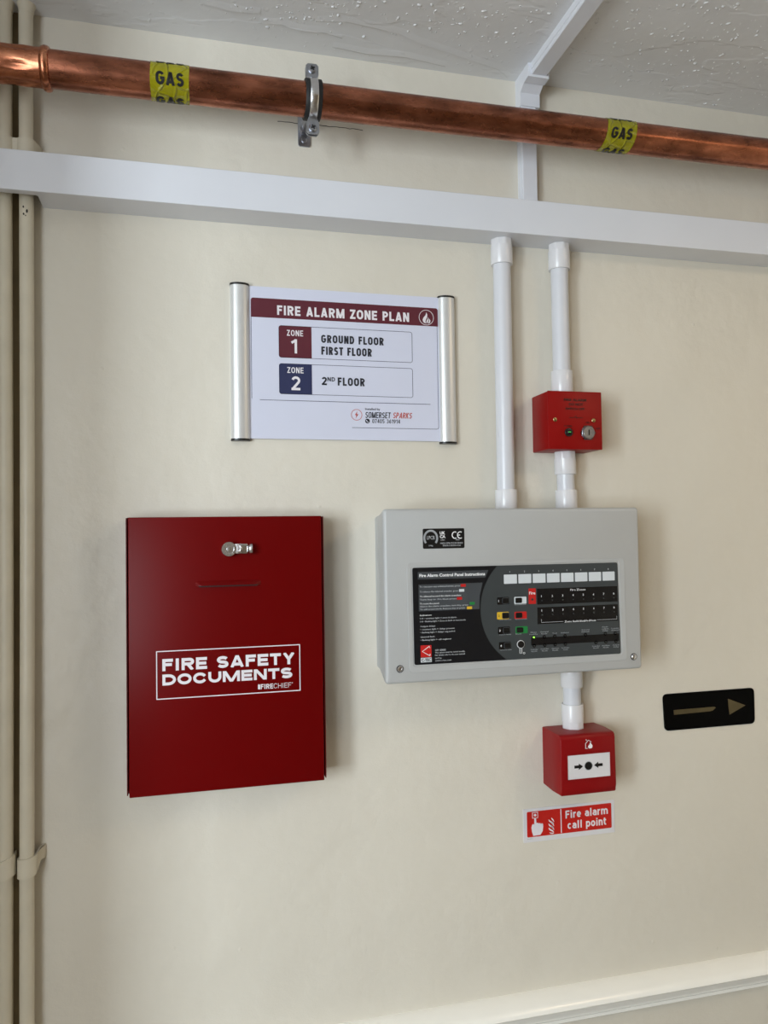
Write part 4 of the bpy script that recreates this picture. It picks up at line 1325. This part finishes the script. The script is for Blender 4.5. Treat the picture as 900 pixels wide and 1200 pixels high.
# ------------------------------------------------------------------ red key switch box
KX0, KX1, KZ0, KZ1, KD = 0.4930, 0.5790, 1.6192, 1.7042, -0.055
t = thing('key_switch_box', 'small square red key switch box on the right hand conduit', 'switch box', ((KX0 + KX1) / 2, 0, KZ0))
obj('back_box', box(KX0 + 0.0003, KX1 - 0.0003, -0.0520, 0.0, KZ0 + 0.0003, KZ1 - 0.0003, 0.0015, 2), 'key_red', t, smooth=True)
fp = obj('face_plate', box(KX0, KX1, KD, -0.0522, KZ0, KZ1, 0.0010, 2), 'key_red', t, smooth=True)
k0, k1 = KD + 0.0002, KD - 0.0003
letters('FIRE ALARM', 0.5183, 0.5540, 1.6896, 0.0038, k0, k1, 'engraved_ink', fp, bold=0.030, res=2)
letters('DO NOT', 0.5262, 0.5488, 1.6832, 0.0038, k0, k1, 'engraved_ink', fp, bold=0.030, res=2)
letters('SWITCH OFF', 0.5205, 0.5508, 1.6768, 0.0034, k0, k1, 'engraved_ink', fp, bold=0.030, res=2)
obj('switch_symbol', strip([(0.5262, 1.6655), (0.5335, 1.6657), (0.5372, 1.6684)], 0.0008, k0, k1), 'engraved_ink', fp)
obj('switch_symbol', strip([(0.5378, 1.6655), (0.5478, 1.6657)], 0.0008, k0, k1), 'engraved_ink', fp)
obj('switch_symbol', disc(0.5378, 1.6656, 0.0011, k0, k1, 10), 'engraved_ink', fp)
letters('POWER', 0.5178, 0.5306, 1.6520, 0.0022, k0, k1, 'engraved_ink', fp, bold=0.012, res=1)
letters('ON', 0.5524, 0.5578, 1.6576, 0.0026, k0, k1, 'engraved_ink', fp, bold=0.012, res=1)
letters('OFF', 0.5690, 0.5752, 1.6488, 0.0026, k0, k1, 'engraved_ink', fp, bold=0.012, res=1)
for cx in (0.5036, 0.5652):
    add_screw(cx, 1.6622, KD, 0.0030, fp, m='brass', depth_ok=False, h=0.0014)
obj('indicator_bezel', lathe_y(0.5246, 1.6440, [(0.0062, KD + 0.0005), (0.0062, KD - 0.0016), (0.0052, KD - 0.0022), (0.0038, KD - 0.0022), (0.0034, KD - 0.0012)], 28), 'black_plastic', fp, smooth=True)
obj('indicator_lens', lathe_y(0.5246, 1.6440, [(0.0032, KD - 0.0008), (0.0030, KD - 0.0026), (0.0020, KD - 0.0036), (0.0006, KD - 0.0040)], 20), 'black_plastic', fp, smooth=True)
obj('indicator_glow', strip([(0.5228, 1.6440), (0.5264, 1.6440)], 0.0010, KD - 0.0034, KD - 0.0042), 'led_dim', fp)
kl = obj('key_lock', lathe_y(0.5552, 1.6438, [(0.0106, KD + 0.0005), (0.0106, KD - 0.0016), (0.0096, KD - 0.0024), (0.0094, KD - 0.0040), (0.0086, KD - 0.0048), (0.0066, KD - 0.0048), (0.0062, KD - 0.0040), (0.0010, KD - 0.0040)], 32), 'zinc', fp, smooth=True)
obj('lock_nut', prism(circ(0.5552, 1.6438, 0.0118, 6), KD + 0.0003, KD - 0.0022), 'screw_dark', fp)
obj('key_slot', box(0.5544, 0.5562, KD - 0.0046, KD - 0.0030, 1.6398, 1.6478), 'black_plastic', fp)

# ------------------------------------------------------------------ manual call point
QX0, QX1, QZ0, QZ1 = 0.4995, 0.5863, 1.1228, 1.2086
t = thing('manual_call_point', 'red break glass call point with white press plate below the panel', 'call point', ((QX0 + QX1) / 2, 0, QZ0))
body = prism_x([(0.0, QZ0 + 0.0006), (-0.0300, QZ0), (-0.0560, QZ0 + 0.0003), (-0.0575, QZ0 + 0.0022), (-0.0580, QZ0 + 0.010), (-0.0580, 1.2010), (-0.0572, 1.2055), (-0.0545, 1.2078), (-0.0500, QZ1), (-0.0300, QZ1), (0.0, QZ1 - 0.0004)], QX0, QX1)
es = [e for e in body.edges if abs(e.verts[0].co.x - e.verts[1].co.x) < 1e-6 and min(e.verts[0].co.y, e.verts[1].co.y) < -0.001]
bmesh.ops.bevel(body, geom=es, offset=0.0016, segments=2, affect='EDGES', profile=0.5)
bd = obj('housing', body, 'call_red', t, smooth=True)
QY = -0.0580
wx0, wx1, wz0, wz1 = 0.5096, 0.5770, 1.1460, 1.1802
obj('window_surround', ring(rrpts(wx0 - 0.0016, wx1 + 0.0016, wz0 - 0.0016, wz1 + 0.0016, 0.001), rrpts(wx0, wx1, wz0, wz1, 0.0006), QY + 0.0012, QY - 0.0012), 'call_red', t)
el = obj('press_plate', box(wx0, wx1, QY - 0.0002, QY + 0.0010, wz0, wz1), 'sign_white', t)
e0, e1 = QY - 0.0001, QY - 0.0006
obj('press_dot', disc(0.5426, 1.1632, 0.0056, e0, e1, 28), 'black_plastic', el)
obj('press_ring', ring(circ(0.5426, 1.1632, 0.0064, 28), circ(0.5426, 1.1632, 0.0059, 28), e0, e1), 'print_dim', el)
for s, x0, x1 in ((1, 0.5204, 0.5338), (-1, 0.5650, 0.5516)):
    sg = 1 if x1 > x0 else -1
    P = [(x0, 1.1612), (x0 + sg * 0.0070, 1.1612), (x0 + sg * 0.0070, 1.1588), (x1, 1.1632), (x0 + sg * 0.0070, 1.1676), (x0 + sg * 0.0070, 1.1652), (x0, 1.1652)]
    obj('press_arrow', prism(P, e0, e1), 'black_plastic', el)
# house and flame emblem above the window
h0, h1 = -0.0577, -0.0584
obj('flame_emblem', strip([(0.5418, 1.1880), (0.5388, 1.1880), (0.5388, 1.1950), (0.5434, 1.1996), (0.5480, 1.1968)], 0.0008, h0, h1), 'print_white', bd)
obj('flame_emblem', prism([(0.5440, 1.1878), (0.5426, 1.1900), (0.5436, 1.1922), (0.5452, 1.1934), (0.5464, 1.1970), (0.5476, 1.1944), (0.5496, 1.1918), (0.5494, 1.1890), (0.5480, 1.1878)], h0, h1), 'print_white', bd)
obj('flame_emblem', strip([(0.5396, 1.2008), (0.5404, 1.1990)], 0.0008, -0.0566, h1), 'print_white', bd)

# ------------------------------------------------------------------ fire alarm call point sign
t = thing('call_point_sign', 'red and white fire alarm call point sign stuck below the call point', 'sign', (0.5402, 0, 1.0396))
bd = obj('plate', rr(0.4654, 0.6154, 1.0398, 1.0888, 0.0006, 0.0, -0.0010), 'sign_white', t)
rp_ = obj('red_field', rr(0.4712, 0.6102, 1.0473, 1.0846, 0.0016, -0.0008, -0.0014), 'sign_red', t)
s0, s1, s2 = -0.0013, -0.0018, -0.0022
signwrite('Fire alarm', 0.5336, 0.6040, 1.0690, 0.0116, 0.0021, s0, s1, 'white_print', rp_, gap=0.12)
signwrite('call point', 0.5366, 0.6008, 1.0530, 0.0116, 0.0021, s0, s1, 'white_print', rp_, gap=0.12)
obj('divider_line', box(0.5255, 0.5268, s1, s0, 1.0485, 1.0838), 'white_print', rp_)
obj('hand_emblem', outline(0.4796, 0.4888, 1.0746, 1.0834, 0.0002, 0.0007, s0, s1), 'white_print', rp_)
obj('hand_emblem', disc(0.4842, 1.0790, 0.0019, s0, s1, 18), 'white_print', rp_)
hand = [(0.4806, 1.0490), (0.4920, 1.0494), (0.4958, 1.0545), (0.4966, 1.0600), (0.4966, 1.0650), (0.4948, 1.0662), (0.4934, 1.0652), (0.4918, 1.0668), (0.4898, 1.0662), (0.4886, 1.0676), (0.4860, 1.0670), (0.4856, 1.0738), (0.4848, 1.0744), (0.4836, 1.0744), (0.4828, 1.0738), (0.4826, 1.0650), (0.4812, 1.0664), (0.4792, 1.0652), (0.4780, 1.0610), (0.4788, 1.0550)]
obj('hand_emblem', prism(hand, s0, s1), 'white_print', rp_)
for z, dx, sc in ((1.0668, 0.0004, 1.0), (1.0606, 0.0002, 1.05), (1.0548, 0.0002, 1.0)):
    P = [(0.5056 + dx, z + 0.0036 * sc), (0.5066 + dx, z + 0.0016), (0.5088 + dx, z - 0.0002), (0.5116 + dx, z - 0.0018), (0.5136 + dx, z - 0.0034 * sc)]
    obj('flame_emblem', strip(P, [0.0004, 0.0018 * sc, 0.0022 * sc, 0.0019 * sc, 0.0006], s0, s1), 'white_print', rp_)
    P = [(0.5102 + dx, z + 0.0060 * sc), (0.5108 + dx, z + 0.0042), (0.5126 + dx, z + 0.0024), (0.5142 + dx, z - 0.0006)]
    obj('flame_emblem', strip(P, [0.0003, 0.0014 * sc, 0.0017 * sc, 0.0005], s0, s1), 'white_print', rp_)
obj('flame_emblem', strip([(0.5070, 1.0512), (0.5090, 1.0498), (0.5122, 1.0494), (0.5140, 1.0504)], [0.0005, 0.0017, 0.0017, 0.0005], s0, s1), 'white_print', rp_)
letters('FA201', 0.4715, 0.4800, 1.0442, 0.0012, -0.0009, -0.0012, 'print_dim', bd, res=1)

# ------------------------------------------------------------------ black arrow plate
t = thing('arrow_sign', 'black rounded plate with a dull gold arrow pointing right', 'sign', (0.788, 0, 1.1862))
ap = obj('plate', prism(rquad([(0.7062, 1.1860), (0.8710, 1.1860), (0.8712, 1.2432), (0.7040, 1.2432)], 0.0080), 0.0, -0.0014), 'arrow_black', t)
obj('arrow_shaft', prism([(0.7230, 1.2102), (0.7880, 1.2113), (0.7935, 1.2122), (0.7965, 1.2148), (0.7990, 1.2160), (0.7962, 1.2178), (0.7224, 1.2176)], -0.0012, -0.0019), 'arrow_gold', ap)  # shaft cut short: the gap stands in for its reflection fading to dark
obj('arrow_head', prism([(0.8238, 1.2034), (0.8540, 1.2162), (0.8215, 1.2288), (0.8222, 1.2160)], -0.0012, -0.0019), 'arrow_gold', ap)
